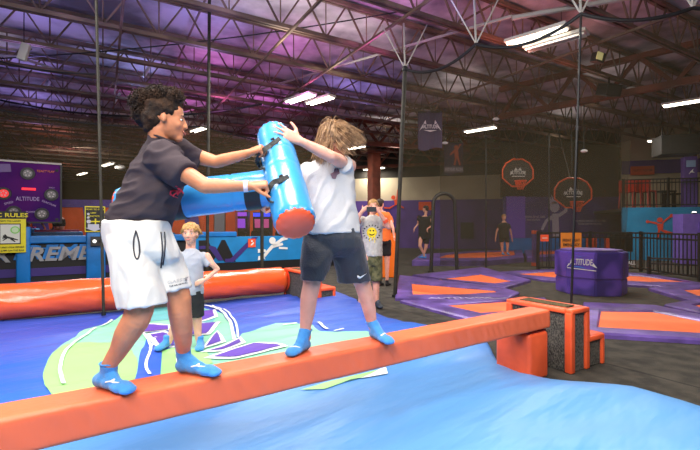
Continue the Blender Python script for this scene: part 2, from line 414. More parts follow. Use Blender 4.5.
ceiling_lamp(107, 165, 4.8, 1.8, 'lit strip lamp seen behind the curly-haired boy\'s back')
ceiling_lamp(82, 174, 4.8, 1.8, 'most distant lit strip lamp, above the purple game board corner')
ceiling_lamp(654, 141, 4.6, .4, 'short bright lamp under the dark box over the mezzanine')
# unlit hanging white heater box
c = P(24, 52, 8.6); t = thing('hanging_heater', c, 'white heater box hanging unlit from the joists', 'heater')
R = axes(Vector((.22, .1, .95)), (.3, -1, .0))
bm = B(); box(bm, c, (.36, .15, .11), R, .015); link('casing', bm, MATS['lamp_white'], t, True)
for k in (-.12, 0, .12):
    bm = B(); box(bm, c + R @ Vector((k, 0, -.065)), (.03, .17, .012), R); link('louvre', bm, steel, t)
bm = B(); bar(bm, c + Z * .15, c + Z * .85, .012); link('hanger', bm, black_metal, t)
for px, py, d, lb in ((48, 85, 14, 'small white sensor stick under the joists behind the first pole'), (81, 88, 15, 'white upright spotlight tube near the first pole'), (147, 71, 12, 'white spotlight tube above the curly hair'), (117, 98, 14, 'white angled spotlight tube behind the curly hair'), (88, 112, 18, 'lowest white spotlight tube beside the first pole')):
    c = P(px, py, d); t = thing('spotlight_tube', c, lb, 'spotlight', 'small white tubes under the roof')
    dz = Vector((.12 if px in (48, 117, 147) else .02, .05, .26)); cone(bm := B(), c - dz * .7, .045, c + dz * .7, .045, 12); link('casing', bm, white_m, t, True)
    bm = B(); bar(bm, c + dz * .7, Vector((c.x + dz.x, c.y, 5.3)), .012); link('stem', bm, black_metal, t)

# fill lights added to brighten the hall; camera flash; coloured stage lights below the roof
def area(name, loc, tgt, e, size, col=(1, 1, 1), sy=None):
    l = bpy.data.lights.new(name, 'AREA'); l.energy = e; l.size = size; l.color = col
    if sy: l.shape = 'RECTANGLE'; l.size_y = sy
    o = bpy.data.objects.new(name, l); COL.objects.link(o); o.location = loc
    o.rotation_euler = (Vector(tgt) - Vector(loc)).to_track_quat('-Z', 'Y').to_euler(); return o
def spot(name, loc, tgt, e, ang, col, blend=.8, r=.15):
    l = bpy.data.lights.new(name, 'SPOT'); l.energy = e; l.spot_size = math.radians(ang); l.spot_blend = blend; l.color = col; l.shadow_soft_size = r
    o = bpy.data.objects.new(name, l); COL.objects.link(o); o.location = loc
    o.rotation_euler = (Vector(tgt) - Vector(loc)).to_track_quat('-Z', 'Y').to_euler(); return o
area('hall_fill_light', (-1.0, -1.0, 4.9), (-.4, 2.4, .8), 250, 2.0, (1, .94, .86))
area('hall_fill_light', (-.6, 2.4, 5.15), (-.5, 2.5, 0), 230, 1.6, (1, .94, .87))
area('hall_fill_light', (3.2, .6, 4.9), (1.2, 3.6, .2), 150, 2.0, (1, .94, .87))
area('hall_fill_light', (-4.2, 3.2, 4.9), (-2, 5, .2), 260, 2.0, (1, .95, .9))
area('camera_flash_bounce', (-.5, -.6, 3.0), (-.2, 2.6, 1.1), 42, 1.2, (1, .98, .96))
area('hall_fill_light', (-1.2, 8.6, 4.9), (-1.2, 8.6, 0), 190, 1.5, (1, .95, .88))
area('hall_fill_light', (4.5, 9.5, 4.9), (4.5, 9.5, 0), 260, 1.8, (1, .93, .84))
area('hall_fill_light', (-9, 14, 4.9), (-9, 14, 0), 260, 1.5, (1, .95, .9))
area('hall_fill_light', (9, 15, 4.7), (9, 15, 0), 220, 1.5, (1, .9, .8))
area('hall_fill_light', (-14, 20, 4.9), (-14, 22, 0), 420, 2, (1, .93, .85))
area('hall_fill_light', (-5, 22, 4.9), (-5, 24, 0), 380, 2, (1, .93, .85))
PUR, MAG, RED, BLU = (.40, .30, 1), (.95, .22, .85), (1, .28, .2), (.36, .42, 1)
rs = random.Random(11)
for x, y, e, c in ((-9.5, 7.5, 60, BLU), (-7, 9.2, 70, PUR), (-4.6, 7.2, 60, PUR), (-12, 10.5, 70, PUR), (-9.6, 12.5, 80, PUR), (-6.2, 12.2, 80, BLU), (-3.2, 9.4, 70, PUR), (-2.0, 7.0, 55, PUR), (-4, 12.6, 85, MAG), (-1.2, 11.2, 85, MAG),
                   (-7, 16, 100, MAG), (-12, 16, 100, PUR), (-3, 16.5, 100, MAG), (0.6, 8.8, 60, MAG), (.4, 14, 80, PUR), (-16, 14, 90, BLU), (3.2, 8.2, 60, RED), (5.4, 9.8, 22, RED), (1.6, 6.8, 40, PUR), (-15, 21, 120, RED), (-9, 22, 120, RED), (-18, 27, 130, RED), (-4, 23, 110, MAG), (-11, 29, 130, RED)):
    spot('stage_uplight', (x, y, 4.75), (x, y, 6.2), e * .95, 150, c, .9, .3)
for x, y, e in ((-1.4, 8.6, 60), (-.2, 10.2, 60), (-9.5, 9.8, 35), (3.6, 14, 50), (8, 13, 22), (-8, 19, 50), (2, 19, 70), (9, 18, 35), (6.5, 11, 12)):
    spot('white_uplight', (x, y, 4.7), (x, y, 6.2), e, 140, (1, .92, .8), .9, .3)
w = bpy.data.worlds.new('World'); sc.world = w; w.use_nodes = True
w.node_tree.nodes['Background'].inputs[0].default_value = (.75, .62, .5, 1); w.node_tree.nodes['Background'].inputs[1].default_value = .05

# camera
cam = bpy.data.cameras.new('camera'); co = bpy.data.objects.new('camera', cam); COL.objects.link(co); sc.camera = co
cam.sensor_width = 36; cam.lens = F / 700 * 36; co.location = (0, 0, H); co.rotation_euler = (PI / 2, 0, 0); cam.clip_end = 200
sc.view_settings.view_transform = 'Standard'; sc.view_settings.look = 'None'; sc.view_settings.gamma = 1; sc.view_settings.exposure = 0
try:
    sc.view_settings.use_curve_mapping = False
except Exception: pass
sc.cycles.use_denoising = True; sc.cycles.max_bounces = 8; sc.cycles.diffuse_bounces = 3; sc.cycles.transparent_max_bounces = 12
sc.cycles.sample_clamp_indirect = 4
# =============== AIRBAG ===============
def uv(p): return p[0] * U.x + p[1] * U.y, p[0] * V.x + p[1] * V.y
def edge_u(v):
    e = 3.92 + max(0, v - 5) * .26
    if 1.6 < v < 3.1: e -= .46 * math.sin(PI * (v - 1.6) / 1.5)
    return e + .04 * math.sin(v * 2.3)
def bag_z(x, y):
    u, v = uv((x, y)); e = edge_u(v) - u; f = edge_back - v
    k = max(0, min(1, min(e / .7, f / .5)))
    k = math.sqrt(max(0, 1 - (1 - k) ** 2))
    h = .13 * k
    w = k * (.045 * noise.noise((u * .35, v * 1.3, 1.7)) + .026 * (1 - abs(noise.noise((u * .6 + v * .35, v * 2.4, 5))) * 3) * .6 + .012 * (1 - abs(noise.noise((u * 1.1 + v, v * 4.5, 9))) * 3) * .5)
    # long creases running with the beam
    w -= k * .02 * max(0, 1 - abs(v - 1.25 - .12 * math.sin(u * 1.4)) / .12)
    return .012 + h + w
edge_back = 7.35
bm = B(); nu, nv = 190, 150; grid = []
for i in range(nv + 1):
    v = -2.6 + (edge_back + 2.6) * (1 - (1 - i / nv) ** 1.0); row = []
    eu = edge_u(v)
    for j in range(nu + 1):
        t = j / nu; u = -7.0 + (eu + 7.0) * (t ** .8)
        p = U * u + V * v; row.append(bm.verts.new((p.x, p.y, bag_z(p.x, p.y))))
    grid.append(row)
for i in range(nv):
    for j in range(nu): bm.faces.new((grid[i][j], grid[i][j + 1], grid[i + 1][j + 1], grid[i + 1][j]))
ex = [g for g in bm.edges if g.is_boundary]
r = bmesh.ops.extrude_edge_only(bm, edges=ex)
for v_ in [g for g in r['geom'] if isinstance(g, bmesh.types.BMVert)]: v_.co.z = 0.0
bag_m = mat('airbag_blue_ramp', (60, 110, 215), .45, .35, 3.0, stretch=(1, 1, 1))
nt = bag_m.node_tree; b_ = nt.nodes['Principled BSDF']
mp_ = [n for n in nt.nodes if n.type == 'MAPPING'][0]; mp_.vector_type = 'TEXTURE'; mp_.inputs['Rotation'].default_value = (0, 0, math.atan2(U.y, U.x) + .15); mp_.inputs['Scale'].default_value = (2.6, .75, 1)
bn_ = [n for n in nt.nodes if n.type == 'BUMP'][0]; bn_.inputs['Strength'].default_value = .9; bn_.inputs['Distance'].default_value = .075; [n for n in nt.nodes if n.type == 'TEX_NOISE'][0].inputs['Scale'].default_value = 1.6
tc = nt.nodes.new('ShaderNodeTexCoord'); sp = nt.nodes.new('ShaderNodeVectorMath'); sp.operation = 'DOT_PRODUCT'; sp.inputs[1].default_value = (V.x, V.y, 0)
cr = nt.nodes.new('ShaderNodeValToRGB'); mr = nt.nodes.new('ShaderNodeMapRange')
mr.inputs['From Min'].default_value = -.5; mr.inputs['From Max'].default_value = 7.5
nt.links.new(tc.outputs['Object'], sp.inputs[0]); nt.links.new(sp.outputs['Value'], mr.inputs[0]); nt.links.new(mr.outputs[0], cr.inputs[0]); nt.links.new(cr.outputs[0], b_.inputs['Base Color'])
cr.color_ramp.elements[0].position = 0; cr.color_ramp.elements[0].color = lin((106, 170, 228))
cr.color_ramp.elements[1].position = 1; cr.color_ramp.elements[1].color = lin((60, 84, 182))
for p_, c_ in ((.14, (100, 164, 224)), (.39, (88, 152, 218)), (.47, (62, 126, 214)), (.58, (44, 100, 204)), (.85, (48, 84, 188))):  # bag blue gets paler from the back towards the front
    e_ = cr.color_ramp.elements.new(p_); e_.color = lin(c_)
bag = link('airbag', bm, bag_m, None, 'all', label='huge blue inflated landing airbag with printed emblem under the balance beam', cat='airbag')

mint = mat('mint_print', (138, 210, 178), .5); lime = mat('lime_print', (156, 216, 132), .5); teal = mat('aqua_print', (100, 186, 192), .5)
violet = mat('violet_print', (96, 62, 178), .5); royal = mat('royal_print', (48, 96, 205), .5); wprint = mat('white_bag_print', (240, 246, 246), .5)
def printed(name, px, m, layer, smooth=0):
    pts = [G(x, y, .13) for x, y in px]; pts = [(p.x, p.y) for p in pts]
    if smooth: pts = [(p[0], p[1]) for p in smooth_poly(pts, smooth)]
    bm = B()
    tri = tessellate_polygon([[Vector((p[0], p[1], 0)) for p in pts]])
    vs = [bm.verts.new((p[0], p[1], 0)) for p in pts]
    for t in tri:
        try: bm.faces.new([vs[i] for i in t])
        except Exception: pass
    for _ in range(7):
        es = [e for e in bm.edges if e.calc_length() > .075]
        if not es: break
        bmesh.ops.subdivide_edges(bm, edges=es, cuts=1)
        bmesh.ops.triangulate(bm, faces=[f for f in bm.faces if len(f.verts) > 3])
    bmesh.ops.recalc_face_normals(bm, faces=bm.faces)
    for f in bm.faces:
        if f.normal.z < 0: f.normal_flip()
    for v_ in bm.verts: v_.co.z = bag_z(v_.co.x, v_.co.y) + .004 + .003 * layer
    return link(name, bm, m, bag, 'all')
def stroke(px, w):
    """closed polygon around a polyline in photo pixels, w = metres on the bag"""
    pts = [G(x, y, .13) for x, y in px]; L, R = [], []
    for i, p in enumerate(pts):
        t = (pts[min(i + 1, len(pts) - 1)] - pts[max(i - 1, 0)]); t.z = 0; t.normalize(); n = Vector((-t.y, t.x, 0))
        L.append(p + n * w / 2); R.append(p - n * w / 2)
    return [(350 + q.x * F / q.y, 225 + (H - .13) * F / q.y) for q in L + R[::-1]]
def spl(px, k=5):
    out = []
    for i in range(len(px) - 1):
        p = [Vector(px[max(0, min(len(px) - 1, i + j))]) for j in (-1, 0, 1, 2)]
        for s in range(k):
            t = s / k; out.append(tuple(.5 * ((2 * p[1]) + (p[2] - p[0]) * t + (2 * p[0] - 5 * p[1] + 4 * p[2] - p[3]) * t * t + (3 * p[1] - p[0] - 3 * p[2] + p[3]) * t ** 3)))
    return out + [px[-1]]
printed('printed_roundel', [(51, 393), (43, 380), (45, 370), (50, 361), (58, 350), (66, 343), (75, 338), (82, 332), (93, 327), (104, 323), (115, 319), (126, 313), (149, 307), (175, 304), (203, 307), (222, 315), (232, 330), (240, 345), (240, 362), (180, 372), (110, 392), (70, 400)], mint, 0)
printed('printed_lime_patch', [(51, 393), (43, 380), (46, 366), (58, 351), (75, 345), (120, 346), (134, 356), (138, 372), (120, 392), (70, 400)], lime, 1, 3)
printed('printed_aqua_patch', [(120, 318), (149, 308), (185, 305), (203, 308), (215, 320), (200, 330), (175, 322), (140, 323)], teal, 1, 3)
printed('printed_mint_field', [(236, 343), (242, 336), (258, 330), (276, 325), (295, 324), (312, 327), (322, 335), (340, 336), (366, 335), (380, 338), (340, 352), (240, 366), (190, 372), (205, 352)], mint, 0)
printed('printed_blue_band', [(134, 385), (137, 372), (140, 355), (150, 336), (158, 329), (172, 333), (178, 348), (162, 353), (160, 378), (152, 388)], royal, 2)
printed('printed_lime_patch', [(161, 378), (162, 353), (177, 349), (195, 350), (207, 354), (213, 364), (190, 372)], lime, 2)
def grown(q, k):
    pts = [G(x, y, .13) for x, y in q]; n = len(pts); out = []
    area_ = sum(pts[i].x * pts[(i + 1) % n].y - pts[(i + 1) % n].x * pts[i].y for i in range(n)); sg = 1 if area_ > 0 else -1
    for i in range(n):
        a, b, c = pts[i - 1], pts[i], pts[(i + 1) % n]; e1 = (b - a).normalized(); e2 = (c - b).normalized()
        n1 = Vector((e1.y, -e1.x, 0)) * sg; n2 = Vector((e2.y, -e2.x, 0)) * sg; m_ = (n1 + n2); m_ = m_.normalized() if m_.length > .3 else n1
        p = b + m_ * k * min(1.8, 1 / max(.4, m_.dot(n1))); out.append((350 + p.x * F / p.y, 225 + (H - .13) * F / p.y))
    return out
for q in ([(124, 328), (150, 326.5), (168, 327), (168, 333), (140, 334)], [(150, 338), (163, 336), (177, 340), (178, 348.5), (163, 349.5)], [(201.5, 313.5), (212.5, 311.5), (214, 319), (202, 322)],
          [(186, 328), (200, 325.5), (216, 326.5), (206, 337), (192, 338)], [(206, 348), (217, 335), (221, 343.5)], [(208, 353), (224, 348), (239, 341.5), (241, 344), (222, 352.5)], [(213, 359), (236, 352), (254, 347), (274, 347.5), (281, 350), (262, 354.5), (236, 359)], [(176, 317), (192, 313), (193, 319), (178, 322)]):
    printed('printed_white_outline', grown(q, .05), wprint, 4); printed('printed_violet_bar', q, violet, 6)
for q, w in (([(203, 306), (214, 308), (224, 316), (231, 328), (234, 342)], .06), ([(212, 306), (226, 313), (236, 328), (238, 340)], .04), ([(96, 330), (76, 344), (64, 358), (60, 372), (64, 386)], .045), ([(112, 320), (100, 328)], .05),
             ([(143, 336), (151, 350), (146, 366), (150, 376)], .04), ([(176, 352), (178, 366)], .035), ([(150, 352), (156, 340)], .04), ([(283, 327), (297, 325)], .05), ([(318, 325), (328, 333)], .06), ([(334, 336), (344, 334)], .05)):
    printed('printed_white_outline', stroke(spl(q), w * .62), wprint, 6)
printed('printed_lime_patch', [(300, 392), (330, 384), (386, 368), (388, 373), (360, 380), (325, 390)], lime, 1)
printed('printed_white_outline', [(360, 381), (388, 374), (386, 368), (380, 370)], wprint, 2)

# =============== BALANCE BEAM ===============
pa, pb = G(-190, 458, .62), G(550, 310, .62); pb2 = Vector(pb)
bw, bt = .215, .165; dirb = (pb - pa).normalized(); nb = Vector((-dirb.y, dirb.x, 0))
pa = pb - dirb * 5.6
t = thing('balance_beam', ((pa + pb) / 2 + nb * bw / 2).xy.to_3d(), 'long coral-orange padded balance beam the two boys stand on', 'balance beam')
bm = B(); nx = 640; prof = []
ny = 14
def rrect(w, h, r=.022, k=4):
    o = []
    for cx, cy, a0 in ((w - r, h - r, 0), (r, h - r, PI / 2), (r, r, PI), (w - r, r, 1.5 * PI)):
        for i in range(k + 1): a = a0 + i * PI / 2 / k; o.append((cx + r * math.cos(a), cy + r * math.sin(a)))
    # refine straight sides
    out = []
    for i in range(len(o)):
        a, b = Vector(o[i]), Vector(o[(i + 1) % len(o)]); n = max(1, int((b - a).length / .014))
        for s_ in range(n): out.append(a.lerp(b, s_ / n))
    return out
pr = rrect(bw, bt); rings = []
for i in range(nx + 1):
    s_ = 5.6 * i / nx; ring = []
    for q in pr:
        yy, zz = q
        sag = 0.0
        p = pa + dirb * s_ + nb * yy + Z * (zz - bt - sag)
        side = max(0, min(1, (.12 - yy) / .12)) if yy < .12 else 0
        # diagonal gathers of the cover on the long side
        if yy < .03 or yy > bw - .03:
            f = math.sin((s_ + (zz) * .6 + .12 * noise.noise((s_ * 2.3, 0, 0))) * 70) * .5 * (.4 + noise.noise((s_ * 3, 1, 4))) + noise.noise(((s_ + zz * .6) * 11, zz * 3, 2)) * .9
            d = .0055 * f * math.sin(PI * min(1, max(0, zz / bt)))
            p += nb * (d if yy < .03 else -d)
        p += Z * .003 * noise.noise((s_ * 4, yy * 8, 3.3))
        ring.append(bm.verts.new(p))
    rings.append(ring)
for a, b in zip(rings, rings[1:]):
    for k in range(len(pr)): bm.faces.new((a[k], a[(k + 1) % len(pr)], b[(k + 1) % len(pr)], b[k]))
bm.faces.new(rings[0][::-1]); bm.faces.new(rings[-1]); bmesh.ops.recalc_face_normals(bm, faces=bm.faces)
link('padded_cover', bm, beam_pad, t, 'all')
bm = B()
bar(bm, pb - dirb * .02 + nb * bw / 2 - Z * (bt + .006), pb - dirb * 5.5 + nb * bw / 2 - Z * (bt + .006), .02, .012); link('bottom_seam', bm, mat('dark_red_trim', (150, 30, 20), .6), t)
def beam_top(px, py): return G(px, py, .62)

# red cushion under the beam end
def padbox(name, c, s, R, m, parent, bev=.025):
    bm = B(); box(bm, c, s, R, bev); return link(name, bm, m, parent, True)
RB = axes(dirb)
t = thing('support_cushion', (pb - dirb * .27 + nb * .19).xy.to_3d(), 'upright red-orange vinyl cushion propping the end of the balance beam', 'cushion')
padbox('cushion_body', (pb - dirb * .15 + nb * .19).xy.to_3d() + Z * .215, (.30, .36, .43), RB, orange_pad, t, .035)
bm = B(); box(bm, (pb - dirb * .15 + nb * .19).xy.to_3d() + Z * .433, (.26, .32, .012), RB); link('top_seam', bm, MATS['dark_red_trim'], t)

# carpeted step boxes with orange edging
speck = mat('speckled_carpet', (44, 42, 40), .95, 1, 140, vscale=110, rgb2=(120, 116, 106), stretch=(1, 1, .45))
def step_box(corner, uu, ww, zs, label, width=.70, dep=.31, sdep=.30, hs=.30, hh=.6):
    t = thing('step_box', (corner + uu * .3 + ww * width / 2).xy.to_3d(), label, 'step box'); c0 = Vector((corner.x, corner.y, 0)); R = axes(uu)
    def at(a, b, z): return c0 + uu * a + ww * b + Z * z
    bm = B(); box(bm, at(dep / 2, width / 2, hh / 2), (dep - .03, width - .03, hh - .01), R); box(bm, at(dep + sdep / 2 - .02, width / 2, hs / 2), (sdep, width - .03, hs - .02), R); link('carpeted_core', bm, speck, t)
    e = .07
    def edge(n, a, b, wx, wy):
        bm = B(); a = Vector(a); b = Vector(b); d = b - a; RR = axes(d) if abs(d.z) < 1e-6 else R
        box(bm, (a + b) / 2, (d.length, wx, wy) if abs(d.z) < 1e-6 else (wx, wy, d.length), RR, .012); link(n, bm, orange_pad, t, True)
    i_ = .01
    for a, b in ((0, 0), (0, width), (dep, 0), (dep, width)):
        sx = e / 2 - i_; aa = a + (sx if a == 0 else -sx); bb = b + (sx if b == 0 else -sx)
        edge('edge_pad', at(aa, bb, 0), at(aa, bb, hh - .03), e, e)
    for b in (0, width):
        bb = b + (e / 2 - i_) * (1 if b == 0 else -1); aa = dep + sdep - e / 2
        edge('edge_pad', at(aa, bb, 0), at(aa, bb, hs - .02), e * .7, e)
        edge('edge_pad', at(dep, bb, hs - .02), at(dep + sdep - .01, bb, hs - .02), e, .05)
    bm = B()
    # top frame
    box(bm, at(dep / 2, e / 2 - .0, hh - .02), (dep + .0, e + .03, .045), R, .014); link('top_edge_pad', bm, orange_pad, t, True)
    bm = B(); box(bm, at(dep / 2, width - e / 2, hh - .02), (dep + .0, e + .03, .045), R, .014); link('top_edge_pad', bm, orange_pad, t, True)
    for a in (e * .55, dep - e * .55):
        bm = B(); box(bm, at(a, width / 2, hh - .02), (e * 1.6, width - .1, .045), R, .014); link('top_edge_pad', bm, orange_pad, t, True)
    bm = B(); box(bm, at(dep / 2, width / 2, hh - .015), (dep * .5, width - .2, .05), R); link('top_carpet', bm, mat('top_carpet', (96, 84, 52), .95, .6, 90, .3, 60), t)
    bm = B(); box(bm, at(dep + sdep / 2, width / 2, hs - .015), (sdep, width - .02, .05), R, .012); link('step_tread', bm, orange_pad, t, True)
U2 = Vector((.842, .54, 0)).normalized(); V2 = Vector((-U2.y, U2.x, 0))
step_box(G(571, 374.4, 0), U2, V2, 1, 'black carpeted step box with orange edges at the balance beam\'s end')
step_box(Vector((-.76, 7.08, 0)), U2, V2, 1, 'black carpeted step box with orange edges at the orange roller\'s end', width=.86)

# =============== ORANGE ROLLER ===============
ra, rb = Vector((-4.57 - .813 * 2.2, 5.48 - .582 * 2.2, .395)), Vector((-1.20, 7.75, .395)); rd = (rb - ra).normalized()
t = thing('padded_roller', ((ra + rb) / 2).xy.to_3d(), 'long shiny orange inflated roller lying across the back of the airbag', 'roller')
bm = B(); n = 150; rings = []; L_ = (rb - ra).length; s1 = Vector((-rd.y, rd.x, 0))
for i in range(n + 1):
    f = i / n * L_; e = min(f, L_ - f); r0 = .235 * math.sqrt(max(0.02, 1 - max(0, 1 - e / .09) ** 2))
    ring = []
    for k in range(40):
        a = 2 * PI * k / 40
        q = r0 + .012 * noise.noise((f * 1.6 + a * .5, math.cos(a) * 1.5, math.sin(a) * 1.5)) + .012 * noise.noise((f * 3.2 + math.sin(a) * 2.5, math.cos(a) * 2, 3))
        ring.append(bm.verts.new(ra + rd * f + s1 * math.cos(a) * q + Z * math.sin(a) * q))
    rings.append(ring)
for a, b in zip(rings, rings[1:]):
    for k in range(40): bm.faces.new((a[k], a[(k + 1) % 40], b[(k + 1) % 40], b[k]))
bm.faces.new(rings[0][::-1]); bm.faces.new(rings[-1]); bmesh.ops.recalc_face_normals(bm, faces=bm.faces)
link('roller_skin', bm, mat('glossy_orange_pvc', (255, 96, 40), .26, .45, 4.5, .05, 2, coat=.4), t, 'all')
bm = B(); cone(bm, rb - rd * .004, .21, rb + rd * .012, .19, 32); link('end_cap', bm, red_cap, t)

# =============== POLES AND NETS ===============
def pole(base, top, r, label, m=pole_foam, foot=True):
    t = thing('net_pole', base, label, 'pole')
    bm = B(); cone(bm, base + Z * .02, r, top, r, 14); link('pole_shaft', bm, m, t, True)
    bm = B(); cone(bm, base, r * 1.5, base + Z * .05, r * 1.5, 14); link('pole_foot', bm, black, t)
    bm = B(); ball(bm, top, r * 1.6, sub=2); link('pole_cap', bm, black, t)
p95 = G(102.5, 312, .16); p95 = p95 - V * .27; pole(p95, P(94.5, 0, p95.y) + Z * 1.0, .019, 'thin dark net pole standing beside the curly-haired boy\'s back')
q95 = Vector(p95)
p209 = P(207, 225, 8.6); p209.z = 0; pole(p209, Vector((p209.x + .05, p209.y, 6.05)), .032, 'thin dark net pole rising between the curly-haired boy\'s head and arm')
p264 = P(262, 225, 9.6); p264.z = 0; pole(p264, p264 + Z * 1.9, .04, 'short black post behind the blue hammer and the roller')
p343 = P(264.5, 225, 10.5); 
N1 = G(395, 297, 0); N3 = Vector((230 / F * 6.15, 6.15, 0)); N2 = Vector((126 / F * 7.1, 7.1, 0)); N4 = Vector((345 / F * 5.9, 5.9, 0)); N5 = Vector((560 / F * 5.6, 5.6, 0))
NZ = 4.45
def top_at(p, px, py): d = p.y; return P(px, py, d)
T1, T2, T3, T4, T5 = top_at(N1, 405, 69), top_at(N2, 476, 44), top_at(N3, 581, 14), top_at(N4, 693, 8), top_at(N5, 900, 2)
pole(N1, T1, .04, 'thick dark pole at the net corner behind the filming man')
pole(Vector((T3.x - .15, N3.y, 0)), T3, .017, 'thin pole rising behind the near step box in front of the octagon', black_metal)
net = netmat('grey_netting', (68, 61, 45), .34)
netd = netmat('dense_netting', (80, 72, 54), .5)
def net_panel(name, bots, tops, m, label, grp=None, n=14, sag=.25):
    """hanging net sheet with gentle folds"""
    bm = B(); rows = 12; cols = []
    for (a, b), (ta, tb) in zip(zip(bots, bots[1:]), zip(tops, tops[1:])):
        for i in range(n + (1 if b is bots[-1] else 0)):
            f = i / n; bt_ = a.lerp(b, f); tp = ta.lerp(tb, f) - Z * sag * 4 * f * (1 - f)
            cols.append([bm.verts.new(bt_.lerp(tp, k / rows) + Vector((0, .03 * math.sin(f * 25 + k), 0)) * math.sin(PI * k / rows)) for k in range(rows + 1)])
    for c1_, c2_ in zip(cols, cols[1:]):
        for k in range(rows): bm.faces.new((c1_[k], c2_[k], c2_[k + 1], c1_[k + 1]))
    return link(name, bm, m, None, 'all', label=label, cat='net')
B1, B2, B3, B4, B5 = [Vector((p.x, p.y, .16)) for p in (N1, N2, N3, N4, N5)]
net_panel('safety_net', [B1, B2, B3, B4, B5], [T1, T2, T3, T4, T5], net, 'tall dark safety net hanging from the black edge cable around the trampolines')
pts = []
for a, b, s_ in ((T1, T2, .1), (T2, T3, .1), (T3, T4, .06), (T4, T5, .05)): pts += catenary(a, b, s_ * 2.2)[:-1]
wire('net_edge_cable', pts, .028, black, 'thick black edge cable swooping from the net corner pole', 'cable', 8)
for p, lb in ((T2, 'white hanger strut holding the net edge above the banners'), (T1, 'white hanger strut above the net corner pole'), (T3, 'white hanger strut beside the bright strip lamp'), (T4, 'white hanger strut holding the net edge over the mezzanine')):
    t = thing('net_hanger', p, lb, 'hanger')
    bm = B(); bar(bm, p, p + Vector((-.02, .05, 5.35 - p.z)), .025); link('rod', bm, MATS['galvanised'], t)
    bm = B(); bar(bm, p, p + Vector((.45, .1, (5.35 - p.z))), .02); bar(bm, p, p + Vector((-.45, .1, (5.35 - p.z))), .02); link('brace', bm, MATS['galvanised'], t)
w0_ = Vector((-8.03, 9.64, 0)); wn_ = Vector((U.y, -U.x, 0))
# far net left (over the battle pit) and basketball net
XL, XR = w0_ + U * -1.5 - wn_ * .45, w0_ + U * 4.6 - wn_ * .45; XR2 = w0_ + U * 9 - wn_ * .45
for p in (XL, XR, XR2): p.z = 0
net_panel('safety_net', [XL + Z * .9, XR + Z * .9, XR2 + Z * .9], [XL + Z * 4.35, XR + Z * 4.35, XR2 + Z * 4.3], netd, 'dense olive net screen hanging above the battle pit wall')
wire('net_edge_cable', catenary(XL + Z * 4.35, XR + Z * 4.35, .3) + catenary(XR + Z * 4.35, XR2 + Z * 4.3, .2)[1:], .02, black, 'black cable along the top of the olive net screen', 'cable')
K = [P(440, 225, 14.0), P(486, 225, 13.9), P(549, 225, 13.4), P(624, 225, 12.8)]
for p in K: p.z = .05
KT = [Vector((p.x, p.y, 4.3)) for p in K]; KT[3] = P(631, 140, 12.8)
net_panel('safety_net', K, KT, netmat('basketball_netting', (60, 54, 42), .45), 'dark net curtain hanging in front of the basketball hoops')
for i, (k, lb) in enumerate(((K[1], 'thin black pole of the hoop net nearest the jumper in black'), (K[2], 'thin black pole of the hoop net between the two hoops'))):
    pole(Vector((k.x, k.y, 0)), Vector((k.x, k.y, 4.3)), .022, lb, black_metal)
# arched entrance frame
t = thing('net_archway', P(447, 225, 12.4).xy.to_3d(), 'black padded arch frame marking the entrance through the nets', 'archway')
a, b = G(431, 272), G(457, 271); pts = [a]
for i in range(9):
    f = i / 8; ang = PI * (1 - f); c = (a + b) / 2 + Z * 2.05; pts.append(c + (b - a).normalized() * math.cos(ang) * .33 * 1.1 + Z * math.sin(ang) * .3)
pts.append(b)
bm = B(); tube(bm, pts, .055, 10); link('arch_tube', bm, black, t, True)
for p in (a, b): bm = B(); cone(bm, p, .09, p + Z * .04, .09, 12); link('arch_foot', bm, black_metal, t)
# =============== TRAMPOLINES ===============
def tramp(label, outer, inner, z=.07, base=0.0, k=1, words=None):
    o = [G(x, y, z) for x, y in outer]; i = [G(x, y, z - .03) for x, y in inner]
    c = sum(o, Vector()) / len(o)
    t = thing('trampoline', (c.x, c.y, base), label, 'trampoline', None)
    bm = B(); ringprism(bm, o, i, base, z, .025); link('edge_padding', bm, purple_pad, t)
    bm = B(); cc = sum(i, Vector()) / len(i); prism(bm, [cc + (p - cc) * 1.01 for p in i], z - .05, z - .03); link('jumping_bed', bm, orange_bed, t)
    if words:
        s, a, b, sz = words; a = G(*a, z); b = G(*b, z); xd_ = (b - a).normalized()
        text_on('printed_words', s, sz, (a + b) / 2 + Z * .001, xd_, Z.cross(xd_), mat('faded_white_print', (190, 178, 215), .6), t, .01, (b - a).length)
tramp('narrow orange trampoline with purple padding reaching the net corner pole', [(399.5, 274.5), (505, 287.8), (520, 291.8), (505, 298.5), (395, 297)], [(411.6, 284), (494, 291), (499, 293.2), (460, 295.4), (413, 295.7)], words=('ALTITUDE', (428, 298.3), (492, 297.6), .14))
tramp('triangular orange trampoline behind the one at the net corner', [(412, 274.5), (482, 266.5), (531, 279.5), (504, 287)], [(440, 279.6), (480.8, 274.6), (513.5, 282), (494, 284.2)], z=.075)
tramp('orange trampoline with purple padding just behind the balance beam', [(400, 299.3), (505, 298.8), (545, 297.2), (560, 312), (472, 318.5)], [(444, 306), (508, 301.8), (535, 302), (540, 310), (482, 314.3)], z=.065)
tramp('long orange trampoline behind the purple octagon', [(498, 271.5), (560, 268.5), (650, 273.5), (716, 285.3), (656, 285.3), (545, 279.4)], [(512, 274.6), (560, 271.4), (640, 276.5), (691, 282.6), (648, 282.8), (552, 278)], z=.07)
tramp('big orange trampoline with purple padding beyond the near step box', [(583, 301.5), (655, 304.5), (735, 321), (735, 340.5), (584, 331.8)], [(601, 311.5), (653, 312.3), (715, 324.5), (715, 335.5), (598, 328.8)], z=.07)
tramp('orange trampoline past the octagon near the black railing', [(648, 286.9), (692, 284.4), (760, 290), (760, 306), (690, 299)], [(684, 290.5), (705, 289.2), (735, 293), (735, 300), (699, 297)], z=.08)
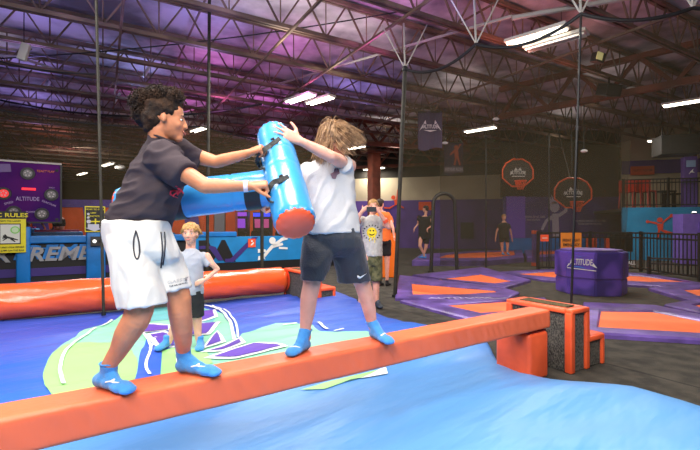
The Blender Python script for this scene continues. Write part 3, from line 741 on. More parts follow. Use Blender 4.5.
tramp('small orange trampoline at the frame edge in front of the railing', [(664, 303.8), (690, 299.6), (760, 306.5), (760, 327), (737, 320.5)], [(694, 306), (705, 304), (735, 309), (735, 316), (712, 313)], z=.072)
# far courts
tramp('distant orange trampoline court under the jumper in black', [(412, 260), (420, 254), (470, 250.9), (522, 249.7), (524, 257), (484, 260.3)], [(438, 258.3), (446, 255), (474, 252.6), (514, 251.3), (515, 255.6), (486, 258.3)], z=.20)
tramp('distant orange trampoline behind the purple corner post of the picket fence', [(524.5, 249.7), (575, 249.3), (594, 254), (527, 257)], [(532, 251.5), (570, 251), (580, 253.3), (535, 255.2)], z=.20)

# =============== OCTAGON ===============
oc = Vector((240.5 / F * 8.78, 8.78, 0)); t = thing('padded_octagon', oc, 'two-tier purple vinyl octagon with white script lettering', 'padded block')
facet = mat('faceted_purple_vinyl', (106, 72, 196), .4, .15, 6, rgb2=(52, 36, 140), vscale=3.2, detail=0)
def octring(r, ph=PI / 8): return [(oc.x + r * math.cos(ph + k * PI / 4), oc.y + r * math.sin(ph + k * PI / 4)) for k in range(8)]
def octblock(r, z0, z1, n, bev=.02, m=facet):
    bm = B(); prism(bm, octring(r), z0, z1); bmesh.ops.bevel(bm, geom=bm.edges[:], offset=bev, segments=2, affect='EDGES'); link(n, bm, m, t)
octblock(.66, 0, .33, 'lower_tier'); octblock(.68, .335, .86, 'upper_tier'); octblock(.60, .855, .90, 'top_cushion', .02, purple_pad)
fr = Vector((0, -1, 0)); fx = Vector((1, 0, 0)); lx = Vector((.70711, -.70711, 0)); lo = oc + Vector((-.70711, -.70711, 0)) * (.68 * math.cos(PI / 8) + .004)
bm = B()
place_bm(text_bm('ALTITUDE', .17, .012, shear=.15, width=.42), bm, (lo.x, lo.y, .66), lx, Z, .006)
for q in ([(-.25, -.13), (.27, -.16), (.27, -.145), (-.25, -.115)], [(-.22, -.03), (-.27, -.12), (-.2, -.05)], [(.22, .0), (.29, -.1), (.2, -.06)]): flat(bm, q, (lo.x, lo.y, .66), lx, Z, .006)
link('white_script_logo', bm, white_m, t)
bm = B()
for q in ([(-.12, .12), (-.02, .09), (.1, .12), (.0, .1)], [(-.2, -.09), (.0, -.1), (.1, -.13), (-.1, -.115)]): flat(bm, q, (lo.x, lo.y, .675), lx, Z, .006)
link('blue_logo_stroke', bm, mat('bright_blue_print', (60, 130, 235), .6), t)

# =============== BATTLE PIT WALL ===============
w0 = Vector((-8.03, 9.64, 0)); wn = Vector((U.y, -U.x, 0))
def tw(px):
    k = (px - 350) / F
    return -(w0.x - k * w0.y) / (U.x - k * U.y)
def W_(px, z, off=0): return w0 + U * tw(px) + wn * off + Z * z
def wbox(bm, px0, px1, z0, z1, off=0, th=.12, bev=0):
    a, b = w0 + U * tw(px0), w0 + U * tw(px1)
    box(bm, (a + b) / 2 + wn * (off) + Z * (z0 + z1) / 2, ((b - a).length, th, z1 - z0), axes(U), bev)
cyan_pad = mat('cyan_wall_vinyl', (22, 136, 205), .5, .2, 4, .06, 2)
t = thing('battle_pit_wall', W_(60, 0), 'low black and purple pit wall with big grey italic lettering', 'padded wall')
bm = B(); wbox(bm, -70, 186, .02, .96, 0, .14, .01); link('black_panel', bm, black, t)
bm = B(); wbox(bm, -70, 186, .19, .38, .08, .03); link('purple_stripe', bm, mat('dark_violet_vinyl', (62, 44, 122), .5), t)
bm = B(); wbox(bm, -70, 186, .96, 1.14, 0, .34, .03); link('blue_top_rail', bm, blue_pad, t)
bm = B(); wbox(bm, -70, 186, 0, .06, .12, .1, .01); link('blue_foot_strip', bm, blue_pad, t)
for i, px0 in enumerate((17, 86, 150)):
    bm = B(); wbox(bm, px0, px0 + (14 if i == 0 else 19), 0, 1.25 if i else 1.36, .12, .2, .03); pp = link('blue_post', bm, blue_pad, t, True)
bm = B(); wbox(bm, -30, 104, .83, .86, .085, .02); link('blue_letter_band', bm, blue_pad, t)
a_, b_2 = W_(-14, .69, .11), W_(92, .69, .11)
bm = B(); place_bm(text_bm('XTREME', .46, .022, shear=.25, width=(b_2 - a_).length), bm, (a_ + b_2) / 2, U, Z, .02); link('grey_lettering', bm, grey_letter, t)
bm = B(); place_bm(text_bm('XTREME', .46, .03, shear=.25, width=(b_2 - a_).length), bm, (a_ + b_2) / 2 - wn * .02 - U * .05 + Z * .05, U, Z, .02); link('blue_letter_shadow', bm, blue_pad, t)
t = thing('pit_end_wall', W_(260, 0), 'bright blue padded wall with white diver figure behind the child and the hammer', 'padded wall')
bm = B(); wbox(bm, 186, 352, .28, 1.05, 0, .14, .01); link('blue_panel', bm, cyan_pad, t)
bm = B(); wbox(bm, 186, 352, 0, .28, 0, .12); link('black_kick_band', bm, black, t)
bm = B(); wbox(bm, 186, 236, 1.05, 1.2, -.1, .4, .03); link('blue_ledge', bm, blue_pad, t)
bm = B()
o = W_(214, .66, .075)
flat(bm, [(-.45, .3), (-.2, .3), (.0, -.1), (.2, .3), (.3, .3), (.62, -.36), (.3, -.36), (.1, -.1), (-.1, -.36), (-.45, -.36)], o, U, Z, .01); link('black_lettering', bm, black, t)
bm = B(); flat(bm, [(.3, -.36), (.55, -.36), (1.32, .37), (1.14, .37), (.46, -.26), (.3, -.26)], o, U, Z, .014, .001)
flat(bm, [(-.45, .05), (-.15, .05), (.1, -.3), (.25, -.3), (.02, .1), (-.1, .14), (-.45, .14)], o, U, Z, .014, .001); link('violet_lettering', bm, MATS['dark_violet_vinyl'], t)
bm = B(); o = W_(272, .66, .078)
for q in ([(-.5, -.35), (-.3, -.3), (-.25, -.35), (-.3, -.2), (-.48, -.22)], [(-.5, -.12), (-.28, -.1), (-.2, -.16), (-.25, -.02), (-.5, .0)], [(-.3, -.3), (.0, .02), (.35, .1), (.32, .17), (-.05, .12), (-.34, -.2)],
          [(-.05, .1), (.3, .34), (.5, .36), (.5, .28), (.33, .24), (.05, .05)], [(.3, .34), (.42, .38), (.4, .26)], [(.2, .05), (.5, .02), (.5, -.04), (.2, -.02)]): flat(bm, q, o, U, Z, .008)
flat(bm, disc2(.11, 14, -.02, .25), o, U, Z, .008); link('white_diver_figure', bm, white_m, t)
# red notice
t = thing('wall_notice', W_(250.5, .85, .09), 'small square red notice on the bright blue pit wall', 'sign')
bm = B(); wbox(bm, 247, 254.5, .72, .98, .09, .02); link('plate', bm, red_cap, t)
bm = B(); flat(bm, disc2(.03, 8, .0, .06), W_(250.7, .85, .103), U, Z, .004); flat(bm, [(-.05, -.06), (.05, .03), (.07, .0), (.0, -.08)], W_(250.7, .85, .103), U, Z, .004); link('white_symbol', bm, white_m, t)

# game board
z0b, z1b = 1.46, 2.88
t = thing('game_board', W_(20, z0b, .0), 'large purple reaction game board with round buttons above the pit wall', 'game board')
board = mat('game_board_purple', (104, 32, 116), .75, 0, 1, rgb2=(60, 26, 98), vscale=.6, spec=.1)
bm = B(); wbox(bm, -48, 61, z0b, z1b, 0, .1, .02); link('board_panel', bm, board, t)
bm = B(); wbox(bm, -48, 61.7, z1b - .02, z1b + .02, 0, .14); link('silver_top_trim', bm, MATS['galvanised'], t)
bm = B(); wbox(bm, 60.2, 62, z0b, z1b, 0, .13); wbox(bm, -48, 62, z0b - .02, z0b + .02, 0, .13); link('black_frame', bm, black, t)
def onboard(px, py, off=.055):
    k = tw(px); p = w0 + U * k; z = H + (225 - py) * (p + wn * off).y / F
    return Vector((p.x, p.y, z)) + wn * off
for px, py, red in ((28, 173.6, 0), (51.5, 194.8, 0), (42, 214, 0), (4, 193.5, 1), (14, 212, 0)):
    c = onboard(px, py)
    bm = B(); cone(bm, c - wn * .01, .145, c + wn * .02, .14, 28); b1_ = link('button', bm, black, t, True)
    bm = B(); cone(bm, c + wn * .01, .10, c + wn * .035, .09, 24); link('lens', bm, emit('red_button', (230, 60, 60), .6) if red else mat('grey_button', (110, 106, 108), .4), b1_)
    for k in range(5):
        a = k * 2 * PI / 5 + .3; bm = B(); cone(bm, c + U * .05 * math.cos(a) + Z * .05 * math.sin(a) + wn * .03, .016, c + U * .05 * math.cos(a) + Z * .05 * math.sin(a) + wn * .04, .016, 8); link('lens_dot', bm, mat('pale_dot', (190, 180, 180), .4), b1_)
bm = B(); c = onboard(29, 189); box(bm, c, (.26, .02, .05), axes(U)); link('red_display', bm, emit('red_display', (255, 40, 50), 1.6), t)
lav = mat('lavender_print', (176, 150, 200), .6)
text_on('logo_print', 'ALTITUDE', .13, onboard(28, 199), U, Z, lav, t, .01, .44)
text_on('button_word', 'SPEED', .065, onboard(9, 203), (U * .93 + Z * .36), (Z * .93 - U * .36), lav, t, .01)
text_on('button_word', 'REACTION', .06, onboard(49, 203.5), (U * .9 - Z * .42), (Z * .9 + U * .42), lav, t, .01)
text_on('button_word', 'PLAYER', .05, onboard(31, 212), U, Z, lav, t, .01)
text_on('orange_print', 'REACT PLAY', .07, onboard(46, 171.5), U, Z, mat('orange_print', (225, 120, 60), .6), t, .01, .34)
text_on('button_word', 'START', .04, onboard(52, 187.8), U, Z, lav, t, .01)
bm = B(); c = onboard(5, 168); flat(bm, [(-.1, -.1), (.12, -.08), (.1, .1), (-.12, .09)], c, U, Z, .003); link('corner_logo', bm, mat('dull_lavender', (120, 96, 150), .6), t)
for px, py in ((57, 170.5), (57, 219.5)): bm = B(); cone(bm, onboard(px, py), .035, onboard(px, py, .065), .035, 12); link('corner_bolt', bm, black, t)
for px in (-30, 26):
    bm = B(); wbox(bm, px, px + 2, 1.1, z0b + .1, -.08, .08); link('board_leg', bm, black_metal, t)
# rules sign
yellow = mat('yellow_sign', (238, 226, 40), .5)
t = thing('rules_sign', W_(10, 1.1, .25), 'yellow rules sign with black header and falling figure on the blue post', 'sign')
def signpt(px, py, off): return onboard(px, py, off)
def sgn_box(bm, x0, x1, y0, y1, off, th):
    p, q = signpt(x0, y1, off), signpt(x1, y0, off)
    box(bm, (p + q) / 2, ((q - p).xy.length, th, abs(q.z - p.z)), axes(U))
bm = B(); sgn_box(bm, -16, 27, 212, 253.5, .26, .02); link('sign_board', bm, yellow, t)
bm = B(); sgn_box(bm, -16, 27, 211.5, 218.5, .27, .02); link('black_header', bm, black, t)
text_on('header_words', 'BASIC RULES', .13, signpt(5.5, 215.2, .283), U, Z, yellow, t, .02, .86)
bm = B(); sgn_box(bm, 1, 22, 223.5, 244.5, .272, .006); link('picture_frame', bm, black, t)
bm = B(); sgn_box(bm, 2, 21, 224.5, 243.5, .276, .006); link('picture_field', bm, mat('pale_grey_print', (222, 226, 218), .6), t)
bm = B(); c = signpt(16.5, 230, .281); r_out = disc2(.085, 20); n_ = len(r_out)
flat(bm, r_out, c, U, Z, .003); link('green_circle', bm, mat('green_print', (140, 215, 110), .6), t)
bm = B(); flat(bm, disc2(.06, 16), c, U, Z, .003, .002); link('circle_field', bm, mat('pale_green_print', (205, 232, 190), .6), t)
bm = B(); c = signpt(11, 238, .281)
for q in ([(-.2, .02), (-.05, .06), (.12, .0), (.1, -.06), (-.05, -.01), (-.2, -.02)], [(.1, .0), (.25, -.06), (.24, -.09), (.08, -.05)], [(.06, -.02), (.18, -.13), (.15, -.15), (.02, -.05)], [(-.05, .05), (-.12, .14), (-.15, .13), (-.1, .03)], [(-.1, .0), (-.2, -.08), (-.18, -.1), (-.06, -.02)]): flat(bm, [(x * .62, y * .62) for x, y in q], c, U, Z, .003)
flat(bm, disc2(.026, 10, -.09, .04), c, U, Z, .003); link('falling_figure', bm, black, t)
text_on('small_print', 'STOP AND LOOK BEFORE', .05, signpt(11, 247.3, .283), U, Z, black, t, .01, .52)
text_on('small_print', 'YOU JUMP ON THE BAG', .05, signpt(11, 250.6, .283), U, Z, black, t, .01, .52)
text_on('small_print', 'HOW TO LAND', .05, signpt(11, 221, .283), U, Z, black, t, .01, .4)
# second sign
t = thing('instruction_sign', W_(95, 1.2, .25), 'black instruction sign with yellow border above the blue post', 'sign')
bm = B(); sgn_box(bm, 84.5, 104.5, 206.5, 232, .25, .02); link('sign_board', bm, yellow, t)
bm = B(); sgn_box(bm, 85.4, 103.6, 207.5, 231, .258, .012); link('black_field', bm, black, t)
text_on('heading_words', 'HOW TO PLAY', .055, signpt(94.5, 209.5, .267), U, Z, yellow, t, .01, .4)
for i, (s_, py, px) in enumerate((('LIMIT', 213, 93), ('REACTION', 216.2, 94))): text_on('yellow_words', s_, .052, signpt(px, py, .267), U, Z, yellow, t, .01)
for px, py, r_ in ((88, 214, .03), (88, 217.5, .03), (88.5, 221.5, .05), (102, 221, .03)): bm = B(); flat(bm, disc2(r_, 10), signpt(px, py, .266), U, Z, .003); link('white_symbol', bm, mat('pale_lilac_print', (205, 208, 226), .6), t)
bm = B()
flat(bm, [(-.14, .07), (.1, .07), (.1, -.03), (.18, -.03), (.0, -.11), (-.2, -.02), (-.14, -.02)], signpt(94, 227, .266), U, Z, .003); link('white_symbol', bm, mat('pale_lilac_print', (205, 208, 226), .6), t)
bm = B(); flat(bm, [(-.12, .015), (-.015, .015), (-.015, .07), (.015, .07), (.015, .015), (.12, .015), (.12, -.015), (.015, -.015), (.015, -.07), (-.015, -.07), (-.015, -.015), (-.12, -.015)], signpt(95, 221.5, .266), U, Z, .003); link('yellow_cross', bm, yellow, t)
# control box on the post
t = thing('control_box', W_(96, .9, .25), 'small dark control box with a white light on the blue post', 'control box')
bm = B(); sgn_box(bm, 90, 102, 236.5, 246, .27, .07); link('casing', bm, mat('dark_grey_plastic', (50, 52, 56), .5), t)
bm = B(); ball(bm, signpt(94, 241.3, .31), .045, sub=2); link('white_light', bm, emit('indicator_glow', (250, 250, 245), 1.2), t)
bm = B(); ball(bm, signpt(99, 241.3, .31), .03, sub=2); link('dark_knob', bm, black, t)
# blue foam platforms & magenta rails inside the pit
for px0, px1, z0_, z1_, off, lb, m_ in ((28, 84, 0, 1.22, -1.6, 'wide blue foam platform behind the grey lettering', blue_pad), (104, 190, 0, 1.15, -2.6, 'blue foam platform deeper in the pit behind the white shorts', cyan_pad), (-40, 30, 0, 1.3, -3.0, 'blue foam platform below the purple game board', cyan_pad)):
    t = thing('foam_platform', W_((px0 + px1) / 2, 0, off), lb, 'foam platform')
    bm = B(); wbox(bm, px0, px1, z0_, z1_, off, 1.2, .04); link('platform_block', bm, m_, t)
    bm = B(); wbox(bm, px0 + 2, px1 - 4, z1_ + .0, z1_ + .05, off, .5); link('magenta_mat', bm, mat('magenta_vinyl', (190, 40, 110), .5), t)

# =============== ARCADE CABINETS ===============
scr = [emit('screen_violet', (150, 70, 220), 1.3), emit('screen_blue', (50, 70, 255), 2.2), emit('screen_pink', (220, 90, 160), .8)]
for i, (px, d, lb) in enumerate(((238, 17.5, 'arcade cabinet with violet screen behind the child\'s shoulder'), (262, 18.5, 'arcade cabinet with pink screen behind the horizontal hammer'), (286, 17.8, 'arcade cabinet with bright blue screen near the hammer\'s orange end'), (330, 19, 'arcade cabinet hidden mostly behind the long-haired boy\'s shorts'))):
    c = P(px, 225, d); c.z = 0; t = thing('arcade_cabinet', c, lb, 'arcade machine')
    bm = B(); box(bm, c + Z * .55, (.8, .8, 1.1), None, .02); box(bm, c + Z * 1.5 + Vector((0, .2, 0)), (.8, .45, .95), None, .02); link('cabinet_body', bm, mat('arcade_black', (34, 26, 44), .4), t)
    bm = B(); box(bm, c + Z * 1.45 + Vector((0, -.04, 0)), (.62, .04, .42), Euler((.2, 0, 0)).to_matrix()); link('screen', bm, scr[(0, 2, 1, 2)[i]], t)
    bm = B(); box(bm, c + Z * 1.85 + Vector((0, -.05, 0)), (.74, .05, .16)); link('marquee', bm, scr[i % 3], t)
    bm = B(); box(bm, c + Z * 1.12 + Vector((0, -.35, 0)), (.7, .3, .06)); link('control_panel', bm, black, t)
c = P(221, 225, 16.5); c.z = 0; t = thing('padded_pillar', c, 'grey and orange padded pillar behind the child\'s head', 'pillar')
bm = B(); box(bm, c + Z * 1.2, (.4, .4, 2.4), None, .02); link('grey_pad', bm, mat('pale_grey_vinyl', (150, 150, 160), .5), t)
bm = B(); box(bm, c + Z * 1.2 - Vector((.42, 0, 0)), (.38, .36, 2.4), None, .02); box(bm, c + Z * 1.2 + Vector((.42, 0, 0)), (.38, .36, 2.4), None, .02); link('orange_pad', bm, orange_pad, t)

# small purple table
c = G(304, 262, 0); t = thing('standing_table', c, 'small purple-topped table behind the hammer\'s orange end', 'table')
bm = B(); box(bm, c + Z * .56, (1.3, .5, .05), axes(U), .01); link('table_top', bm, purple_pad, t)
bm = B(); cone(bm, c + Z * .02, .04, c + Z * .55, .04, 10); link('leg', bm, black_metal, t)
bm = B(); bar(bm, c - U * .35 + Z * .03, c + U * .35 + Z * .03, .06); link('foot', bm, black_metal, t)
for sg in (-1, 1): bm = B(); ball(bm, c + U * .3 * sg + Z * .07, (.07, .05, .05), sub=2); link('orange_foot_pad', bm, orange_pad, t)
# orange bin
c = G(389.5, 277, 0); t = thing('padded_column', c, 'tall orange padded column box between the filming man and the net pole', 'padded column')
bm = B(); box(bm, c + Z * .62, (.40, .36, 1.24), None, .03); link('orange_sleeve', bm, mat('bright_orange_vinyl', (250, 120, 22), .45, .3, 4), t)
bm = B(); box(bm, c + Z * 1.26, (.46, .42, .12), None, .02); link('black_cap', bm, black, t)
bm = B(); box(bm, c + Z * 1.33, (.2, .14, .04)); link('red_tray', bm, red_cap, t)

# =============== BANNERS ===============
def banner(px0, px1, py0, py1, d, label, words):
    a, b = P(px0, py1, d), P(px1, py0, d); c = (a + b) / 2; w_, h_ = b.x - a.x, b.z - a.z
    t = thing('hanging_banner', c, label, 'banner')
    bm = B(); n = 10; vs = []
    for i in range(n + 1):
        x = -w_ / 2 + w_ * i / n
        vs.append([bm.verts.new(c + Vector((x, .03 * math.sin(i * 1.1), z_)) + Vector((0, dy, 0))) for z_ in (h_ / 2, -h_ / 2 - .05 * math.sin(i * .6)) for dy in (0, .02)])
    for p_, q_ in zip(vs, vs[1:]):
        for k, l in ((0, 2), (3, 1), (1, 0), (2, 3)): bm.faces.new((p_[k], p_[l], q_[l], q_[k]))
    bmesh.ops.recalc_face_normals(bm, faces=bm.faces)
    link('cloth', bm, mat('plum_banner', (52, 36, 70), .8, .1, 6), t)
    bm = B(); cone(bm, c + Vector((-w_ / 2, 0, h_ / 2)), .025, c + Vector((w_ / 2, 0, h_ / 2)), .025, 8); link('rod', bm, black_metal, t)
    for s_ in (-1, 1): bm = B(); bar(bm, c + Vector((s_ * w_ * .4, 0, h_ / 2)), Vector((c.x + s_ * w_ * .3, c.y, 5.3)), .01); link('suspension_cord', bm, black_metal, t)
    return t, c, w_, h_
pale = mat('pale_banner_print', (205, 190, 200), .7)
t, c, w_, h_ = banner(418, 442, 112, 149, 12.5, 'dark plum banner with a pale spiky logo, higher of the two', None)
f_ = c + Vector((0, -.05, .1)); bm = B()
place_bm(text_bm('ALTITUDE', .16, .015, width=w_ * .6), bm, f_, fx, Z, .006)
for q in ([(-.33, -.12), (-.2, .1), (-.22, -.02)], [(.33, -.12), (.2, .1), (.22, -.02)], [(-.2, .1), (-.14, .2), (-.12, .08)], [(.2, .1), (.14, .2), (.12, .08)], [(-.2, -.1), (.2, -.1), (0, -.15)]): flat(bm, q, f_, fx, Z, .006)
link('pale_logo', bm, pale, t)
t, c, w_, h_ = banner(444, 463, 143, 174, 15, 'dark banner with an orange figure and pale lettering, lower of the two', None)
bm = B(); box(bm, c + Vector((0, -.045, -h_ * .36)), (w_ * .98, .012, .2)); link('lettering_band', bm, mat('dull_band', (120, 108, 118), .7), t)
text_on('banner_words', 'NEVER RUN', .15, c + Vector((0, -.055, -h_ * .36)), fx, Z, pale, t, .015, w_ * .9)
bm = B(); f_ = c + Vector((.05, -.05, .1)); flat(bm, disc2(.07, 12, .03, .3), f_, fx, Z, .006)
for q in ([(-.05, .22), (.1, .22), (.12, -.05), (-.02, -.05)], [(.0, -.05), (.06, -.05), (.0, -.35), (-.06, -.33)], [(.05, -.05), (.12, -.05), (.2, -.35), (.14, -.35)], [(-.05, .2), (-.2, .05), (-.17, .0), (-.04, .1)], [(.1, .2), (.2, .38), (.16, .4), (.05, .22)]): flat(bm, q, f_, fx, Z, .006)
link('orange_figure', bm, mat('orange_banner_print', (190, 80, 50), .7), t)

# =============== BASKETBALL HOOPS ===============
def hoop(px, py, d, w_, h_, label):
    c = P(px, py, d); t = thing('basketball_hoop', c, label, 'basketball hoop')
    pts = [(-.5, .12), (-.38, .36), (-.16, .5), (.16, .5), (.38, .36), (.5, .12), (.5, -.2), (.2, -.5), (-.2, -.5), (-.5, -.2)]
    pts = [(x * w_, y * h_) for x, y in pts]
    bm = B(); flat(bm, pts, c, fx, Z, .03); link('backboard', bm, mat('smoky_backboard', (66, 62, 56), .4), t)
    bm = B(); tube(bm, [c + Vector((x, -.03, z_)) for x, z_ in pts], .028, 8, True); link('orange_rim_edge', bm, orange_pad, t)
    bm = B(); place_bm(text_bm('ALTITUDE', .16, .02, width=w_ * .52), bm, c + Vector((0, -.035, .0)), fx, Z, .006)
    for q in ([(-.3, -.1), (-.18, .12), (-.2, 0)], [(.3, -.1), (.18, .12), (.2, 0)], [(-.22, -.14), (.25, -.14), (.25, -.11), (-.22, -.11)], [(-.15, .08), (-.08, .2), (.0, .09)], [(.15, .08), (.08, .2), (.0, .09)]): flat(bm, q, c + Vector((0, -.035, 0)), fx, Z, .006)
    link('white_logo', bm, white_m, t)
    rc = c + Vector((0, -.28, -.32 * h_))
    bm = B(); tube(bm, [rc + Vector((.2 * math.cos(a * PI / 8), .2 * math.sin(a * PI / 8), 0)) for a in range(16)], .02, 6, True); link('rim', bm, red_cap, t)
    bm = B(); box(bm, c + Vector((0, -.06, -.36 * h_)), (.2, .08, .16)); link('rim_bracket', bm, red_cap, t)
    bm = B()
    for k in range(10):
        a = k * PI / 5; tube(bm, [rc + Vector((.19 * math.cos(a), .19 * math.sin(a), 0)), rc + Vector((.1 * math.cos(a + .6), .1 * math.sin(a + .6), -.32))], .007, 4); tube(bm, [rc + Vector((.19 * math.cos(a), .19 * math.sin(a), 0)), rc + Vector((.1 * math.cos(a - .6), .1 * math.sin(a - .6), -.32))], .007, 4)
    link('hoop_net', bm, orange_pad, t)
    bm = B(); bar(bm, c + Vector((0, .06, 0)), Vector((c.x, c.y + .06, 5.3)), .03); bar(bm, c + Vector((0, .06, .3)), Vector((c.x, c.y + 1.2, 5.3)), .03); link('support_arm', bm, black_metal, t)
hoop(517.5, 173, 15.6, 1.13, 1.0, 'orange-edged basketball hoop beside the two banners, higher of the two')
hoop(572.5, 193, 14.0, 1.22, .98, 'dim orange-edged basketball hoop above the purple octagon')
# printed figure and words on the padded wall
def onwall(px, py): return Vector(((px - 350) / F * 20.9, 20.9, H - (py - 225) / F * 20.9))
wallfig = bpy.data.objects['wall_padded']
bm = B(); c = onwall(555, 222)
for q in ([(-.13, .35), (.14, .35), (.18, -.6), (-.1, -.6)], [(.1, .32), (.38, .5), (.46, .78), (.56, .74), (.5, .42), (.18, .2)], [(-.1, .3), (-.4, .1), (-.6, -.3), (-.5, -.36), (-.32, .0), (-.08, .12)]): flat(bm, q, c, fx, Z, .01)
flat(bm, disc2(.2, 16, -.02, .62, 1.1), c, fx, Z, .01)
for k, x in enumerate((-.16, -.06, .05)): flat(bm, [(x - .06, .75), (x + .08, .78), (x - .1, 1.15)], c, fx, Z, .01)
[v_.co.__setattr__('x', c.x + (v_.co.x - c.x) * 1.2) or v_.co.__setattr__('z', c.z + (v_.co.z - c.z) * 1.2) for v_ in bm.verts]
t = link('wall_figure_print', bm, mat('pale_lilac_figure', (176, 168, 190), .7), None, label='pale leaping figure printed on the purple padded wall behind the hoops', cat='mural')
for s_, px, py, lb in (('NO JUMPING FEELING OF ALL TIMES\nTHE BEST WAY TO PLAY', 529, 218.5, 'two lines of small white lettering beside the lone jumper'), ('NO JUMPING WALKING AT ALL TIMES\nPLEASE KEEP OFF THE PADS', 590, 222.5, 'two lines of small white lettering above the orange fence notice')):
    bm = B(); place_bm(text_bm(s_, .15, .01, width=1.6), bm, onwall(px, py), fx, Z, .01); link('wall_lettering', bm, MATS['pale_lilac_figure'], None, label=lb, cat='lettering')

# =============== FENCES, SIGNS, MEZZANINE ===============
def fence(pts, z0, h, label, sp=.13, name='picket_fence', cat='fence'):
    t = thing(name, pts[0], label, cat)
    for a, b in zip(pts, pts[1:]):
        a = Vector((a.x, a.y, z0)); b = Vector((b.x, b.y, z0)); L_ = (b - a).length; d_ = (b - a).normalized()
        for zz in (h, h - .14, .1): bm = B(); bar(bm, a + Z * zz, b + Z * zz, .045); link('rail', bm, black_metal, t)
        bm = B(); n = int(L_ / sp)
        for i in range(1, n): bar(bm, a + d_ * L_ * i / n + Z * .08, a + d_ * L_ * i / n + Z * h, .02)
        link('pickets', bm, black_metal, t)
    for p in pts: bm = B(); box(bm, Vector((p.x, p.y, z0 + h / 2 + .02)), (.075, .075, h + .06)); link('post', bm, black_metal, t)
fence([P(538, 225, 12.9), P(590, 225, 12.9), P(641, 225, 12.6), P(700, 225, 10.4), P(760, 225, 9.2)], 0, 1.16, 'black metal picket fence running behind the purple octagon')
fence([P(649, 225, 11.4), P(720, 225, 10.6)], 0, .5, 'low black rail in front of the tall picket fence', .2)
mz = [d0 + xm * s_ + nm * .0 for s_ in (.05, 1.6, 3.2, 5.0)]
fence(mz, 2.1, 1.12, 'black picket railing along the mezzanine edge above the teal wall', .12)
bm = B(); c = P(571, 242, 12.75); box(bm, c, (.62, .02, .56)); t = link('fence_notice', bm, mat('amber_sign', (226, 140, 40), .6), None, label='amber notice with black lettering hung on the picket fence', cat='sign')
for i, s_ in enumerate(('FRIDAY NIGHT', 'EMERGENCY', '1 RING')): text_on('sign_words', s_, .12, c + Vector((0, -.012, .05 - .14 * i)), fx, Z, black, t, .02, (.52, .5, .3)[i])
bm = B(); c = P(544.5, 238, 12.75); box(bm, c, (.24, .02, .2)); t = link('fence_notice', bm, red_cap, None, label='small red notice at the corner of the picket fence', cat='sign')
bm = B(); box(bm, c + Vector((0, -.012, 0)), (.16, .008, .02)); link('printed_line', bm, white_m, t)
c = G(534.5, 266, 0); t = thing('corner_post', c, 'purple padded corner post with red cap beside the picket fence', 'post')
bm = B(); box(bm, c + Z * .55, (.14, .14, 1.1), None, .02); link('purple_sleeve', bm, purple_pad, t)
bm = B(); box(bm, c + Z * 1.15, (.16, .16, .12), None, .02); link('red_cap', bm, red_cap, t)
bm = B(); box(bm, c + Z * .06, (.17, .17, .12), None, .02); link('red_foot', bm, red_cap, t)
for px, w_, lb in ((591.5, .27, 'red upright stand behind the octagon and the fence'), (607, .1, 'thin red post behind the fence near the black screen')):
    c = P(px, 225, 13.6); c.z = 0; t = thing('red_stand', c, lb, 'stand')
    bm = B(); box(bm, c + Z * .5, (w_, .16, .95), None, .02); link('stand_panel', bm, red_cap, t)
    bm = B(); box(bm, c + Z * .02, (w_ + .12, .3, .04)); link('stand_foot', bm, black_metal, t)
c = P(620, 225, 13.8); c.z = 0; t = thing('display_screen', c, 'black free-standing screen in front of the teal wall', 'screen')
bm = B(); box(bm, c + Z * .85, (.8, .08, .65), None, .01); link('screen_panel', bm, black, t)
bm = B(); box(bm, c + Z * .27, (.06, .06, .54)); box(bm, c + Z * .02, (.6, .4, .04)); link('screen_stand', bm, black_metal, t)
text_on('white_words', 'CALL', .14, P(630, 263, 12.0), fx, Z, white_m, t, .01)
# red leaping figure on the teal wall
def onteal(px, py):
    k = (px - 350) / F; s_ = (k * d0.y - d0.x) / (xm.x - k * xm.y); p = d0 + xm * s_ + nm * .075
    return Vector((p.x, p.y, H - (py - 225) / F * p.y))
bm = B(); c = onteal(659, 226)
for q in ([(-.1, .1), (.12, .1), (.1, -.16), (-.06, -.18)], [(.1, .1), (.36, .34), (.33, .4), (.06, .14)], [(-.1, .06), (-.36, .14), (-.36, .2), (-.08, .14)], [(-.06, -.16), (.02, -.16), (-.06, -.52), (-.13, -.5)], [(.05, -.12), (.5, -.28), (.5, -.36), (.3, -.34), (.04, -.2)]): flat(bm, q, c, xm, Z, .01)
for x, y, r_ in ((0, .24, .1), (.4, .41, .07), (-.42, .17, .06)): flat(bm, disc2(r_, 12, x, y), c, xm, Z, .01)
link('wall_figure_print', bm, mat('red_figure_print', (206, 62, 40), .7), None, label='red leaping figure painted on the teal mezzanine wall', cat='mural')
